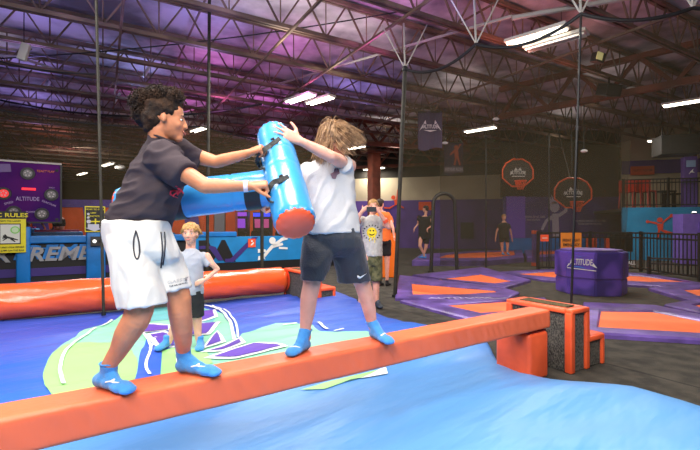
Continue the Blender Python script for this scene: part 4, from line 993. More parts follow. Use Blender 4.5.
# mezzanine things
def onband(px, py, off): 
    k = (px - 350) / F; q0 = d0 - nm * 4.2; s_ = (k * q0.y - q0.x) / (xm.x - k * xm.y); p = q0 + xm * s_ + nm * off
    return Vector((p.x, p.y, H - (py - 225) / F * p.y))
bm = B(); c = onband(641.5, 170.5, .1); box(bm, c, (1.0, .04, .42), axes(xm)); t = link('wall_sign', bm, mat('dull_orange_sign', (206, 84, 48), .7), None, label='orange sign with dark print on the violet band over the mezzanine', cat='sign')
text_on('sign_words', 'PARTY ROOM', .16, c + nm * .025, xm, Z, mat('maroon_print', (110, 40, 40), .7), t, .01, .8)
for i, (px, dd_, lb) in enumerate(((626, 1.2, 'red bar chair at the dark end of the mezzanine railing'), (634, .9, 'second red bar chair behind the mezzanine railing'), (642, 1.3, 'third red bar chair behind the mezzanine railing'), (649, .8, 'red bar chair nearest the black mezzanine tables'))):
    q0 = d0 - nm * dd_; k = (px - 350) / F; s_ = (k * q0.y - q0.x) / (xm.x - k * xm.y); c = q0 + xm * s_; c.z = 2.08; t = thing('bar_chair', c, lb, 'chair', 'red bar chairs on the mezzanine')
    for ax_, ay_ in ((-.16, -.16), (.16, -.16), (-.16, .16), (.16, .16)): bm = B(); bar(bm, c + Vector((ax_ * 1.2, ay_ * 1.2, 0)), c + Vector((ax_, ay_, .7)), .04); link('leg', bm, mat('red_paint', (176, 44, 30), .5), t)
    bm = B(); box(bm, c + Z * .72, (.38, .38, .05), None, .01); link('seat', bm, MATS['red_paint'], t)
    bm = B(); box(bm, c + Z * 1.0 + Vector((0, .18, 0)), (.38, .04, .5), None, .01); link('backrest', bm, MATS['red_paint'], t)
for px, dd_, lb in ((664, 1.2, 'dark table on the mezzanine beside the red chairs'), (674, 3.0, 'dark table on the mezzanine near the violet pillar')):
    q0 = d0 - nm * dd_; k = (px - 350) / F; s_ = (k * q0.y - q0.x) / (xm.x - k * xm.y); c = q0 + xm * s_; c.z = 2.08; t = thing('mezzanine_table', c, lb, 'table')
    bm = B(); box(bm, c + Z * .72, (.62, .6, .06), None, .01); link('table_top', bm, black, t)
    for ax_, ay_ in ((-.25, -.25), (.25, -.25), (-.25, .25), (.25, .25)): bm = B(); bar(bm, c + Vector((ax_, ay_, 0)), c + Vector((ax_, ay_, .7)), .05); link('leg', bm, black, t)
q0 = d0 - nm * .25; k = (689 - 350) / F; s_ = (k * q0.y - q0.x) / (xm.x - k * xm.y); c = q0 + xm * s_; c.z = 2.08
t = thing('violet_pillar', c, 'violet square pillar with a small poster on the mezzanine', 'pillar')
bm = B(); box(bm, c + Z * 1.0, (.44, .3, 2.0), axes(xm), .01); link('pillar_shaft', bm, mat('violet_wall_deep', (0, 0, 0)), t)
bm = B(); box(bm, c + Z * 1.72 + nm * .16, (.3, .02, .26), axes(xm)); link('pale_poster', bm, mat('pale_blue_poster', (150, 180, 215), .6), t)
bm = B(); flat(bm, [(-.08, -.12), (-.02, .0), (.08, .1), (.05, .0), (.12, -.06), (.0, -.04)], c + Z * 1.42 + nm * .16, xm, Z, .01); link('white_figure', bm, white_m, t)
c = P(676, 146, 14.2); t = thing('hanging_unit', c, 'big black ventilation unit hanging over the mezzanine', 'ventilation unit')
bm = B(); box(bm, c, (1.15, .8, .65), axes(xm), .02); link('unit_casing', bm, mat('unit_grey_black', (26, 25, 23), .6), t)
bm = B()
for k in range(5): box(bm, c + Z * (-.2 + .1 * k) - Vector((0, .42, 0)), (.8, .02, .03), axes(xm))
link('front_grille', bm, black, t)
for s_ in (-.4, .4): bm = B(); bar(bm, c + xm * s_ + Z * .3, Vector(((c + xm * s_).x, (c + xm * s_).y, 5.3)), .03); link('hanger', bm, black_metal, t)
c = P(609, 90, 11); t = thing('ceiling_speaker', c, 'black loudspeaker hanging under the rust-red girder', 'loudspeaker')
bm = B(); box(bm, c, (.5, .35, .3), Euler((.3, 0, .3)).to_matrix(), .02); link('speaker_cabinet', bm, black, t)
bm = B(); bar(bm, c + Z * .1, Vector((c.x, c.y, 5.3)), .03); link('bracket', bm, black_metal, t)
bm = B(); box(bm, c + Vector((.0, -.18, -.06)), (.44, .02, .24), Euler((.3, 0, .3)).to_matrix()); link('speaker_grille', bm, mat('dark_grey_plastic', (50, 52, 56), .5), t)
c = P(598, 58, 9.6); t = thing('floodlight', c, 'small grey-yellow floodlight box below the strip lamps', 'floodlight')
bm = B(); box(bm, c, (.24, .2, .22), Euler((.2, .1, .4)).to_matrix(), .02); link('lamp_casing', bm, mat('dark_grey_plastic', (50, 52, 56), .5), t)
bm = B(); box(bm, c + Vector((-.03, -.12, 0)), (.18, .02, .16), Euler((.2, .1, .4)).to_matrix()); link('lens', bm, emit('dim_yellow', (220, 210, 140), .5), t)
bm = B(); bar(bm, c + Z * .1, Vector((c.x, c.y, 5.3)), .025); link('bracket', bm, black_metal, t)
for px, py, d, lb, r_ in ((631, 89, 11.5, 'white security camera beside the hanging loudspeaker', .09), (496, 119, 13, 'white disc sensor above the strip lamp near the banners', .07), (120, 167, 24, 'round white camera beside the distant lamp behind the back', .2), (445, 143, 14, 'white ball camera at the corner of the lower banner', .07), (584, 151, 13, 'dim white projector box above the darker hoop', .07)):
    c = P(px, py, d); t = thing('ceiling_camera', c, lb, 'camera', 'white cameras and sensors under the roof')
    bm = B(); ball(bm, c, (r_ * 1.5, r_, r_ * .7)); link('camera_dome', bm, white_m, t, 'all')
    bm = B(); bar(bm, c, Vector((c.x, c.y, 5.3)), .02); link('stem', bm, black_metal, t)
# =============== PEOPLE ===============
def remesh_link(name, bm, voxel, m, parent, smooth=4, disp=None, factor=.5):
    me = bpy.data.meshes.new('tmp'); bm.to_mesh(me); bm.free()
    o = bpy.data.objects.new('tmp', me); COL.objects.link(o)
    md = o.modifiers.new('r', 'REMESH'); md.mode = 'VOXEL'; md.voxel_size = voxel
    if smooth: sm = o.modifiers.new('s', 'SMOOTH'); sm.iterations = smooth; sm.factor = factor
    dg = DG(); dg.update(); new = bpy.data.meshes.new_from_object(o.evaluated_get(dg), depsgraph=dg)
    bpy.data.objects.remove(o); bpy.data.meshes.remove(me)
    new.name = name
    if disp:
        nn = [v.normal.copy() for v in new.vertices]
        for v, n in zip(new.vertices, nn): v.co += n * disp(v.co, n)
    new.materials.clear()
    return link(name, None, m, parent, 'all', me=new)
def world_bvh(o):
    me = o.data; off = OFF[o.name]
    return BVHTree.FromPolygons([v.co + off for v in me.vertices], [tuple(p.vertices) for p in me.polygons])
def decal(name, src, o, xd, yd, target, m, parent, lift=.0025, thick=.0015, maxlen=.012):
    xd = Vector(xd).normalized(); yd = Vector(yd).normalized(); n = xd.cross(yd)
    bmesh.ops.triangulate(src, faces=src.faces[:])
    for _ in range(4):
        es = [e for e in src.edges if e.calc_length() > maxlen]
        if not es: break
        bmesh.ops.subdivide_edges(src, edges=es, cuts=1); bmesh.ops.triangulate(src, faces=[f for f in src.faces if len(f.verts) > 3])
    T = world_bvh(target)
    for v in src.verts:
        p = Vector(o) + xd * v.co.x + yd * v.co.y
        h = T.ray_cast(p + n * .25, -n, .6)
        v.co = (h[0] + n * lift) if h[0] is not None else p
    bmesh.ops.solidify(src, geom=src.faces[:], thickness=thick)
    return link(name, src, m, parent, 'all')
def poly_bm(polys):
    bm = B()
    for q in polys:
        try: bm.faces.new([bm.verts.new((x, y, 0)) for x, y in q])
        except Exception: pass
    return bm

def head(bm, c, R, s=1.0):
    e = lambda x, y, z: Vector(c) + R @ Vector((x, y, z)) * s
    def el(x, y, z, a, b, d): ball(bm, e(x, y, z), (a * s, b * s, d * s), R)
    el(0, -.012, .03, .074, .092, .084); el(0, .02, -.01, .064, .07, .085); el(0, .03, -.055, .048, .052, .042); el(0, .066, -.082, .026, .024, .022); el(0, .05, .045, .056, .034, .042)
    el(0, .07, .028, .046, .02, .014); capsule(bm, e(0, .086, .014), .0085 * s, e(0, .0985, -.02), .0125 * s, 10)
    for k in (-1, 1):
        el(k * .011, .094, -.024, .009, .01, .008); el(k * .034, .056, -.022, .024, .024, .024)
        ball(bm, e(k * .074, -.004, -.004), (.009 * s, .015 * s, .024 * s), R @ Euler((.1, 0, k * -.25)).to_matrix())
    el(0, .084, -.047, .022, .012, .0065); el(0, .083, -.060, .02, .012, .008)
def face_bits(c, R, s, parent, smile=0, iris=(60, 40, 28), brow=(50, 34, 24), lip=(176, 92, 84)):
    e = lambda x, y, z: Vector(c) + R @ Vector((x, y, z)) * s
    w_ = mat('eye_white', (236, 232, 226), .3); im = mat('iris_%d' % iris[0], iris, .2)
    for k in (-1, 1):
        bm = B(); ball(bm, e(k * .030, .0725, .008), (.0095 * s, .0100 * s, .0065 * s), R, 3); ey = link('eye', bm, w_, parent, 'all')
        bm = B(); ball(bm, e(k * .0305, .0805, .008), (.0056 * s, .004 * s, .0058 * s), R, 2); link('iris', bm, im, ey, 'all')
        bm = B(); tube(bm, [e(k * .014, .0885, .027), e(k * .028, .0865, .031), e(k * .045, .074, .027)], [.0022 * s, .003 * s, .0015 * s], 6); link('eyebrow', bm, mat('brow_%d' % brow[0], brow, .8), parent, True)
    bm = B(); pts = [e(-.024, .084, -.051 + .006 * smile), e(-.012, .095, -.054), e(0, .098, -.055 - .002 * smile), e(.012, .095, -.054), e(.024, .084, -.051 + .006 * smile)]
    tube(bm, pts, [.002 * s, .005 * s, .006 * s, .005 * s, .002 * s], 8); link('mouth', bm, mat('lip_%d' % lip[0], lip, .45), parent, True)
    if smile:
        bm = B(); tube(bm, [p + R @ Vector((0, .0018, .0005)) * s for p in pts[1:4]], [.002 * s, .003 * s, .002 * s], 8); link('teeth', bm, w_, parent, True)
def headframe(f, up=Z, roll=0):
    f = Vector(f).normalized(); lat = f.cross(Vector(up)).normalized(); u_ = lat.cross(f)
    return Matrix((lat, f, u_)).transposed()      # columns lateral, forward, up
def hand(bm, w, a, n, L=.17, tside=1, curls=(.5, .6, .4), spread=.04, thumb=(.6, .8, .35), fcurl=None):
    a = Vector(a).normalized(); n = Vector(n); n = (n - a * n.dot(a)).normalized(); t = a.cross(n) * tside
    w = Vector(w)
    loft(bm, [(w - a * .02 * L, .15 * L, .12 * L, t, n), (w + a * .12 * L, .18 * L, .115 * L, t, n), (w + a * .32 * L, .215 * L, .10 * L, t, n), (w + a * .5 * L, .21 * L, .085 * L, t, n), (w + a * .54 * L, .17 * L, .06 * L, t, n)], 16, 2.6)
    ball(bm, w + a * .2 * L + t * .12 * L + n * .05 * L, .085 * L, sub=2)
    for i, fl in enumerate((.41, .46, .43, .34)):
        b = w + a * (.49 - .02 * abs(i - 1)) * L + t * (.158 - .107 * i) * L
        d = (a + t * (1.5 - i) * spread).normalized(); ax = t; ang = 0; r = .052 * L * (1 - .05 * i)
        cc = fcurl[i] if fcurl else curls
        for k, seg in enumerate((.44, .31, .25)):
            ang += cc[k]
            q = (d * math.cos(ang) + n * math.sin(ang)); e = b + q * fl * L * seg
            capsule(bm, b, r, e, r * .88, 10); b = e; r *= .88
    b = w + a * .14 * L + t * .13 * L; d = (a * thumb[0] + t * thumb[1] + n * thumb[2]).normalized(); e = b + d * .24 * L
    capsule(bm, b, .075 * L, e, .062 * L, 10)
    d2 = (d + a * .5 + n * .15).normalized(); e2 = e + d2 * .17 * L; capsule(bm, e, .06 * L, e2, .055 * L, 10)
    d3 = (d2 + a * .3 + n * .2).normalized(); capsule(bm, e2, .054 * L, e2 + d3 * .12 * L, .045 * L, 10)
def foot(bm, ankle, heel, toe, g=0.0, zs=None, w=.041):
    """heel/toe = points on the sole plane"""
    heel = Vector(heel); toe = Vector(toe); d = (toe - heel); L = d.length; d.normalize(); s_ = Vector((-d.y, d.x, 0)); R = Matrix((d, s_, Z)).transposed(); zz = heel.z
    ball(bm, heel + d * .14 * L + Z * (.030 + g), (.036 + g, .031 + g, .030 + g), R)
    ball(bm, heel + d * .42 * L + Z * (.030 + g), (.07 + g, .031 + g, .029 + g), R)
    ball(bm, heel + d * .72 * L + Z * (.022 + g), (.06 + g, w + g, .021 + g), R)
    ball(bm, heel + d * .88 * L + Z * (.015 + g), (.03 + g, w * .9 + g, .015 + g), R)
    A = Vector(ankle); capsule(bm, A, .031 + g, heel + d * .22 * L + Z * .04, .033 + g); capsule(bm, A, .03 + g, heel + d * .55 * L + Z * .03, .024 + g)
def hr(xl, xr, y, d, ry, tilt=0, yawx=0):
    """horizontal ring from photo edges"""
    a, b = P(xl, y, d), P(xr, y + tilt, d + yawx); c = (a + b) / 2; x = (b - a).normalized()
    yv = Vector((-x.y, x.x, 0)).normalized() if abs(x.z) < .9 else Vector((0, 1, 0))
    return (c, (b - a).length / 2, ry, x, yv)
def folds(amp, fx_=7, fy=7, fz=16, seed=0, fine=.3):
    def f(p, n):
        q = Vector((p.x * fx_ + .35 * p.z * fz, p.y * fy, p.z * fz - p.x * 6)) + Vector((seed, seed, seed))
        a = noise.noise(q); r = 1 - abs(a) * 3.2
        return amp * (max(-.2, r) * .8 + noise.noise(q * 2.3) * fine)
    return f
skin_tan = mat('tan_skin', (214, 138, 98), .5, .1, 60, .06, 12, sss=.08)
skin_pale = mat('pale_skin', (238, 172, 148), .5, .1, 60, .05, 12, sss=.1)
skin_child = mat('child_skin', (236, 178, 152), .5, .1, 60, .04, 12, sss=.1)
sock_blue = mat('bright_blue_sock', (66, 150, 224), .85, .3, 180, .04, 30, sheen=.3)
charcoal_tee = mat('charcoal_tee', (70, 60, 65), .9, .2, 220, .04, 5, spec=.2)
white_terry = mat('white_terry', (226, 221, 214), .95, .12, 260, 0, 30, spec=.1)
grey_tee = mat('heather_grey_tee', (198, 195, 196), .9, .2, 200, .02, 300, spec=.15)
black_short = mat('charcoal_shorts', (48, 50, 58), .75, .25, 90, .08, 6, sheen=.2)
webbing = mat('grey_webbing', (74, 74, 70), .8, .5, 200, .15, 60)
hair_dark = mat('dark_curly_hair', (30, 21, 17), .8, .4, 120, rgb2=(64, 42, 27), vscale=14, spec=.3)
hair_brown = mat('light_brown_hair', (172, 134, 96), .5, .4, 60, rgb2=(112, 80, 54), vscale=30, spec=.4)
hair_blond = mat('blond_hair', (206, 158, 92), .5, .4, 60, rgb2=(158, 112, 60), vscale=60)

# ---------- curly-haired boy ----------
root = thing('person', (-1.03, 2.12, .62), 'curly-haired boy in charcoal tee and white shorts swinging the hammer on the beam', 'person')
hc = P(165.5, 120.5, 2.12); HR = headframe((.93, .34, -.08))
bm = B(); head(bm, hc, HR, .98)
# neck and torso
neck0 = P(160, 150, 2.13)
capsule(bm, neck0, .053, hc + HR @ Vector((0, -.03, -.04)), .052)
loft(bm, [hr(112, 163, 236, 2.1, .095), hr(118, 167, 215, 2.1, .085), hr(131, 174, 190, 2.12, .085), hr(142, 176, 168, 2.13, .085, 0, .06), hr(148, 176, 155, 2.14, .07, 0, .08), hr(153, 171, 146, 2.14, .045, 4)], 24)
# near (right) arm
shR, elR, wrR = P(168, 163, 2.01), P(205, 186, 1.96), P(249, 186, 1.99)
chain(bm, [(shR, .045), (P(187, 174.5, 1.98), .042), (elR, .037)]); chain(bm, [(elR, .036), (elR.lerp(wrR, .25), .036), (elR.lerp(wrR, .75), .027), (wrR, .0245)])
hand(bm, wrR, (P(266, 184, 2.0) - wrR), (.15, .45, -.9), .165, -1, fcurl=((1.35, 1.4, .9), (1.4, 1.4, .9), (1.45, 1.4, .9), (1.5, 1.4, .9)), thumb=(.75, .35, .7))
# far (left) arm
shL, elL, wrL = P(181, 151, 2.28), P(216, 162, 2.30), P(248, 153.5, 2.27)
chain(bm, [(shL, .05), (P(199, 157, 2.33), .042), (elL, .034)]); chain(bm, [(elL, .034), (elL.lerp(wrL, .3), .034), (wrL, .024)])
hand(bm, wrL, (P(263, 147, 2.25) - wrL), (.3, .5, -.8), .165, 1, fcurl=((1.0, 1.2, .7), (1.1, 1.2, .7), (1.2, 1.2, .7), (1.3, 1.2, .7)), thumb=(.8, .4, .5))
# legs
chain(bm, [(P(127, 245, 2.04), .088), (P(136, 280, 2.0), .078), (P(140, 308, 1.97), .063), (P(136, 320, 1.965), .062), (P(127, 334, 1.97), .056), (P(119, 350, 1.985), .043), (Vector((-1.15, 2.0, .73)), .034), (Vector((-1.155, 2.01, .70)), .032)], 20)
chain(bm, [(P(152, 243, 2.13), .088), (P(170, 275, 2.14), .072), (P(179, 298, 2.14), .059), (P(180, 312, 2.14), .057), (P(182, 327, 2.16), .053), (P(183.5, 342, 2.2), .043), (Vector((-.888, 2.235, .73)), .034), (Vector((-.885, 2.235, .70)), .032)], 20)
hR, tR = G(96, 386, .622), G(132, 395, .622); hL, tL = G(177, 371.5, .622), G(220, 377, .622)
foot(bm, (-1.155, 2.01, .70), hR, tR); foot(bm, (-.885, 2.235, .70), hL, tL)
body = remesh_link('body', bm, .0048, skin_tan, root, 5)
face_bits(hc, HR, .98, root, 1, (50, 34, 26), (36, 24, 18), (196, 112, 90))
# ear detail and neck ok; socks
for A, h_, t_, top in (((-1.155, 2.01, .70), hR, tR, Vector((-1.145, 1.998, .745))), ((-.885, 2.235, .70), hL, tL, Vector((-.89, 2.232, .775)))):
    bm = B(); foot(bm, A, h_, t_, .005); cone(bm, Vector(A), .038, top, .041, 20)
    sk = remesh_link('sock', bm, .005, sock_blue, root, 4, lambda p, n: .0012 * noise.noise(p * 60))
    bm = B(); ribtop = [top + Vector((math.cos(a * PI / 10) * .041, math.sin(a * PI / 10) * .041, 0)) for a in range(20)]; tube(bm, ribtop, .004, 6, True); link('cuff', bm, sock_blue, sk, True)
    d_ = (t_ - h_).normalized(); c_ = h_ + d_ * .15 + Z * .03; s_ = Vector((d_.y, -d_.x, 0))
    decal('white_logo', poly_bm([[(-.035, -.008), (-.01, .0), (.0, .014), (.006, .0), (.035, .006), (.038, .011), (.008, .007), (.002, .02), (-.004, .02), (-.012, .006), (-.035, -.003)]]), c_, d_, (s_ * -.6 + Z * .8), sk, white_m, sk, .002)
# shirt
sd = 2.11
bm = B()
loft(bm, [hr(105.5, 168, 226, 2.09, .150, 8, .05), hr(107, 170, 220, 2.09, .145, 5, .05), hr(110.5, 172.5, 213, 2.09, .14, 2), hr(116.5, 176, 203, 2.1, .135), hr(122, 180, 194, 2.1, .135), hr(126, 182.5, 186, 2.11, .13), hr(130, 184, 176, 2.12, .13),
          hr(134.5, 185, 166, 2.12, .13), hr(139, 184, 156, 2.12, .125, 3, .08), hr(143.5, 182, 147, 2.13, .105, 5, .08), hr(147.5, 179, 140, 2.13, .08, 7, .04), hr(150.5, 175.5, 134.5, 2.13, .062, 9)], 32)
cone(bm, P(163, 158, 2.02), .082, P(184.5, 176, 1.975), .066, 24); ball(bm, P(163.5, 158, 2.02), .082)
cone(bm, P(178, 149, 2.26), .06, P(198.5, 159, 2.33), .054, 24); ball(bm, P(178, 149, 2.26), .06)
shirt = remesh_link('tee_shirt', bm, .0065, charcoal_tee, root, 4, folds(.012, 8, 6, 13, 2))
bm = B(); c_, rx_, ry_, xd_, yd_ = hr(150.8, 175.2, 134.2, 2.13, .062, 9); tube(bm, [c_ + xd_ * rx_ * math.cos(a * PI / 12) + yd_ * ry_ * math.sin(a * PI / 12) for a in range(24)], .006, 6, True); link('collar', bm, charcoal_tee, shirt, True)
redp = mat('crimson_print', (206, 30, 58), .7)
bm = text_bm('OA', .05, .012)
decal('red_lettering', bm, P(175.5, 192, 2.0), (.95, .1, .25), (-.25, 0, 1), shirt, redp, shirt)
# shorts
bm = B()
loft(bm, [hr(106.5, 167, 221, 2.08, .135), hr(107, 168.5, 230, 2.08, .14), hr(108.5, 172, 240, 2.08, .145), hr(111, 176, 250, 2.08, .14), hr(116, 177, 258, 2.08, .11), hr(124, 172, 264, 2.08, .06)], 32, 2.2)
loft(bm, [hr(110, 142, 236, 2.05, .11), hr(111.5, 152, 250, 2.03, .125), hr(114.5, 158, 268, 2.01, .125), hr(118, 161, 287, 1.99, .12), hr(121.5, 164.5, 306, 1.98, .115, -3)], 28, 2.2)
loft(bm, [hr(140, 171, 238, 2.12, .11), hr(145, 178, 254, 2.14, .12), hr(154, 184.5, 271, 2.15, .115), hr(161, 190.5, 290, 2.15, .105, -3)], 28, 2.2)
shorts = remesh_link('shorts', bm, .0065, white_terry, root, 4, folds(.008, 14, 9, 5, 11))
dk = mat('dark_drawstring', (56, 54, 62), .7)
T = world_bvh(shorts)
def onsurf(T, px, py, off=.004):
    d = P(px, py, 1.0) - Vector((0, 0, H)); h = T.ray_cast(Vector((0, 0, H)), d.normalized(), 20)
    return (h[0] - d.normalized() * off) if h[0] is not None else P(px, py, 2.0)
for q in ([(136, 231), (134, 238), (133.5, 247), (135, 256), (137.5, 259), (139.5, 253), (139, 243), (137, 234), (135.5, 230.5)], [(161, 232), (162, 242), (162.5, 252), (161.5, 262), (161, 268)], [(164.5, 232), (165, 243), (164.5, 255), (163, 265)]):
    bm = B(); tube(bm, [onsurf(T, *p) for p in spl(q, 3)], .0035, 6); link('drawstring', bm, dk, shorts, True)
bm = text_bm('CLASSIC', .020, .0, width=.07)
decal('faint_lettering', bm, onsurf(T, 176, 281), (1, .1, .12), (-.1, 0, 1), shorts, mat('pale_grey_stitch', (190, 188, 190), .7), shorts)
bm = text_bm('THE ORIGINAL', .008, .0, width=.065)
decal('faint_lettering', bm, onsurf(T, 177, 285), (1, .1, .12), (-.1, 0, 1), shorts, MATS['pale_grey_stitch'] if 0 else dk, shorts)
# wristband
bm = B(); ax_ = (wrR - elR).normalized(); c_ = elR.lerp(wrR, .93); q1 = ax_.orthogonal().normalized(); q2 = ax_.cross(q1)
for k in (-1, 1): pass
ribbon_pts = [c_ + q1 * .0285 * math.cos(a * PI / 12) + q2 * .0285 * math.sin(a * PI / 12) for a in range(25)]
cone(bm, c_ - ax_ * .01, .0285, c_ + ax_ * .01, .028, 24); link('wristband', bm, mat('white_pink_band', (250, 225, 228), .5), root, True)
# curly hair: short faded back plus tall curls
bm = B()
E = [(P(147, 104, 2.15), (.074, .086, .066)), (P(162, 99, 2.13), (.080, .088, .056)), (P(151, 114, 2.15), (.072, .082, .072)), (P(172, 98.5, 2.12), (.052, .078, .045)), (P(155, 104, 2.15), (.095, .09, .07)), (P(148, 114, 2.14), (.066, .075, .062))]
for c_, r_ in E: ball(bm, c_, [q * .93 for q in r_])
ball(bm, hc + HR @ Vector((0, -.016, .050)), (.085, .092, .074), HR); ball(bm, hc + HR @ Vector((0, -.056, .0)), (.078, .056, .075), HR); ball(bm, hc + HR @ Vector((0, -.066, -.04)), (.056, .034, .04), HR); ball(bm, P(147, 118, 2.13), (.06, .07, .05))
hair = remesh_link('curly_hair', bm, .006, hair_dark, root, 3, lambda p, n: .008 * noise.noise(p * 34) + .006 * noise.noise(p * 75))
bm = B(); rnd = random.Random(3); cnt = 0
while cnt < 1150:
    c_, r_ = E[rnd.choice((0, 0, 1, 1, 2, 3, 4, 5, 5))]
    d = Vector((rnd.gauss(0, 1), rnd.gauss(0, 1), rnd.gauss(0, 1))).normalized()
    if d.z < -.35: continue
    p = c_ + Vector((d.x * r_[0], d.y * r_[1], d.z * r_[2]))
    lp = HR.inverted() @ (p - hc)
    if lp.z < .048 and lp.y > .03: continue
    if lp.z < (-.01 if lp.y > -.03 else -.05): continue
    R_ = rnd.uniform(.006, .0105); ax_ = (d + Vector((rnd.uniform(-.6, .6), rnd.uniform(-.6, .6), rnd.uniform(-.6, .6)))).normalized(); q1 = ax_.orthogonal().normalized(); q2 = ax_.cross(q1); ph = rnd.uniform(0, 6)
    pts = [p - d * .012 + ax_ * (k / 12 * rnd.uniform(.022, .030)) + (q1 * math.cos(ph + k * .85) + q2 * math.sin(ph + k * .85)) * R_ for k in range(13)]
    tube(bm, pts, .0021, 4); cnt += 1
link('loose_curls', bm, hair_dark, hair, True)

# ---------- long-haired boy ----------
root2 = thing('person', (-.02, 2.68, .62), 'long-haired boy in pale grey tee and black shorts fending off the hammer', 'person')
hc2 = P(335, 141, 2.72); HR2 = headframe((-.55, -.62, -.55))
bm = B(); head(bm, hc2, HR2, .98)
capsule(bm, P(332, 163, 2.72), .058, hc2 + HR2 @ Vector((0, -.035, -.035)), .052)
loft(bm, [hr(308, 356, 240, 2.7, .09), hr(310, 352, 215, 2.72, .08), hr(308, 352, 190, 2.74, .09), hr(308, 353, 174, 2.75, .08), hr(314, 350, 166, 2.75, .06)], 24)
sh2, el2, wr2 = P(349, 166, 2.78), P(331, 156.5, 2.50), P(300, 141, 2.42)
chain(bm, [(sh2, .05), (sh2.lerp(el2, .5), .044), (el2, .036)]); chain(bm, [(el2, .036), (el2.lerp(wr2, .3), .036), (el2.lerp(wr2, .8), .027), (wr2, .025)])
hand(bm, wr2, (P(284, 133, 2.39) - wr2), (-.1, .95, -.3), .175, -1, fcurl=((.08, .12, .1), (.05, .1, .08), (.08, .15, .1), (.15, .2, .15)), spread=.14, thumb=(.55, .85, .05))
sr2, er2, wr2b = P(309, 173, 2.8), P(293, 203, 2.74), P(274, 207, 2.64)
chain(bm, [(sr2, .048), (er2, .036)]); chain(bm, [(er2, .036), (wr2b, .025)])
hand(bm, wr2b, (P(263, 204, 2.58) - wr2b), (.2, .4, -.8), .16, 1, fcurl=((1.2, 1.2, .7),) * 4, thumb=(.6, .5, .6))
chain(bm, [(P(318, 245, 2.68), .085), (P(314, 265, 2.66), .072), (P(312, 283, 2.62), .055), (P(309, 297, 2.62), .054), (P(307.5, 312, 2.62), .048), (P(305.5, 326, 2.62), .036), (Vector((-.275, 2.62, .72)), .032), (Vector((-.272, 2.625, .70)), .031)], 20)
chain(bm, [(P(346, 245, 2.75), .085), (P(354, 265, 2.8), .072), (P(362, 283, 2.84), .055), (P(366.5, 297, 2.86), .053), (P(369.5, 311, 2.88), .045), (P(371.5, 321, 2.9), .036), (Vector((.155, 2.90, .72)), .032), (Vector((.155, 2.90, .70)), .031)], 20)
h2L, t2L = G(307.5, 349, .622), G(289, 357.5, .622); h2R, t2R = G(371.5, 337, .622), G(391.5, 345.5, .622)
A2L = h2L + (t2L - h2L).normalized() * .05 + Z * .08; A2R = h2R + (t2R - h2R).normalized() * .05 + Z * .08
foot(bm, A2L, h2L, t2L); foot(bm, A2R, h2R, t2R)
body2 = remesh_link('body', bm, .0055, skin_pale, root2, 5)
face_bits(hc2, HR2, .98, root2, 0, (70, 90, 110), (110, 80, 58))
for A, h_, t_, top in ((A2L, h2L, t2L, P(305.7, 330, 2.62)), (A2R, h2R, t2R, P(371.5, 322, 2.9))):
    bm = B(); foot(bm, A, h_, t_, .005); cone(bm, Vector(A), .037, top, .040, 20)
    sk = remesh_link('sock', bm, .0055, sock_blue, root2, 4)
    bm = B(); tube(bm, [top + Vector((math.cos(a * PI / 10) * .040, math.sin(a * PI / 10) * .040, 0)) for a in range(20)], .004, 6, True); link('cuff', bm, sock_blue, sk, True)
    d_ = (t_ - h_).normalized(); c_ = h_ + d_ * .13 + Z * .04; s_ = Vector((d_.y, -d_.x, 0))
    decal('white_logo', poly_bm([[(-.025, -.008), (.0, .0), (.03, .006), (.03, .012), (.0, .008), (-.025, .0)]]), c_, s_ * -1 if s_.x < 0 else s_, (d_ * -.5 + Z * .8), sk, white_m, sk, .002)
bm = B()
loft(bm, [hr(304, 360, 233.5, 2.7, .15, -1), hr(304, 359, 225, 2.7, .145), hr(304, 357, 212, 2.71, .135), hr(302.5, 355.5, 200, 2.72, .13), hr(301, 354.5, 188, 2.73, .13), hr(301, 354, 177, 2.74, .125), hr(303, 354.5, 169, 2.75, .105), hr(312, 352, 163, 2.75, .085), hr(322, 345, 158.5, 2.74, .06)], 32)
cone(bm, P(345, 171, 2.78), .062, P(344, 163.5, 2.64), .056, 24); ball(bm, P(345, 172, 2.78), .062)
cone(bm, P(309, 173, 2.78), .068, P(302, 188, 2.76), .064, 24); ball(bm, P(309, 173, 2.78), .068)
shirt2 = remesh_link('tee_shirt', bm, .0075, grey_tee, root2, 4, folds(.010, 9, 7, 6, 5))
decal('dark_chest_logo', poly_bm([[(-.02, -.03), (.0, -.035), (.012, -.01), (.03, .0), (.022, .03), (.0, .035), (-.008, .01), (-.03, .0)]]), P(335, 173, 2.6), (1, 0, .1), (-.1, 0, 1), shirt2, mat('mauve_print', (120, 92, 108), .7), shirt2)
bm = B()
loft(bm, [hr(305, 358, 228, 2.7, .135), hr(304, 361, 238, 2.7, .14), hr(304, 363, 247, 2.71, .13), hr(312, 358, 256, 2.72, .08)], 32, 2.2)
loft(bm, [hr(304, 326, 236, 2.69, .10), hr(302, 334.5, 250, 2.66, .115), hr(301, 330, 266, 2.64, .11), hr(300.5, 325, 279, 2.62, .10, 1)], 28, 2.3)
loft(bm, [hr(334, 361, 236, 2.72, .10), hr(332, 364.5, 250, 2.75, .115), hr(335, 368, 267, 2.8, .11), hr(337.5, 370.5, 282, 2.83, .10, -2)], 28, 2.3)
shorts2 = remesh_link('shorts', bm, .0075, black_short, root2, 4, folds(.008, 12, 8, 6, 21))
T = world_bvh(shorts2)
decal('white_tick_logo', poly_bm([[(-.028, .0), (-.02, -.012), (-.01, -.014), (.035, .016), (-.008, .0), (-.018, .0), (-.024, .012)]]), onsurf(T, 361.5, 276.5), (1, -.1, .1), (-.1, 0, 1), shorts2, white_m, shorts2)
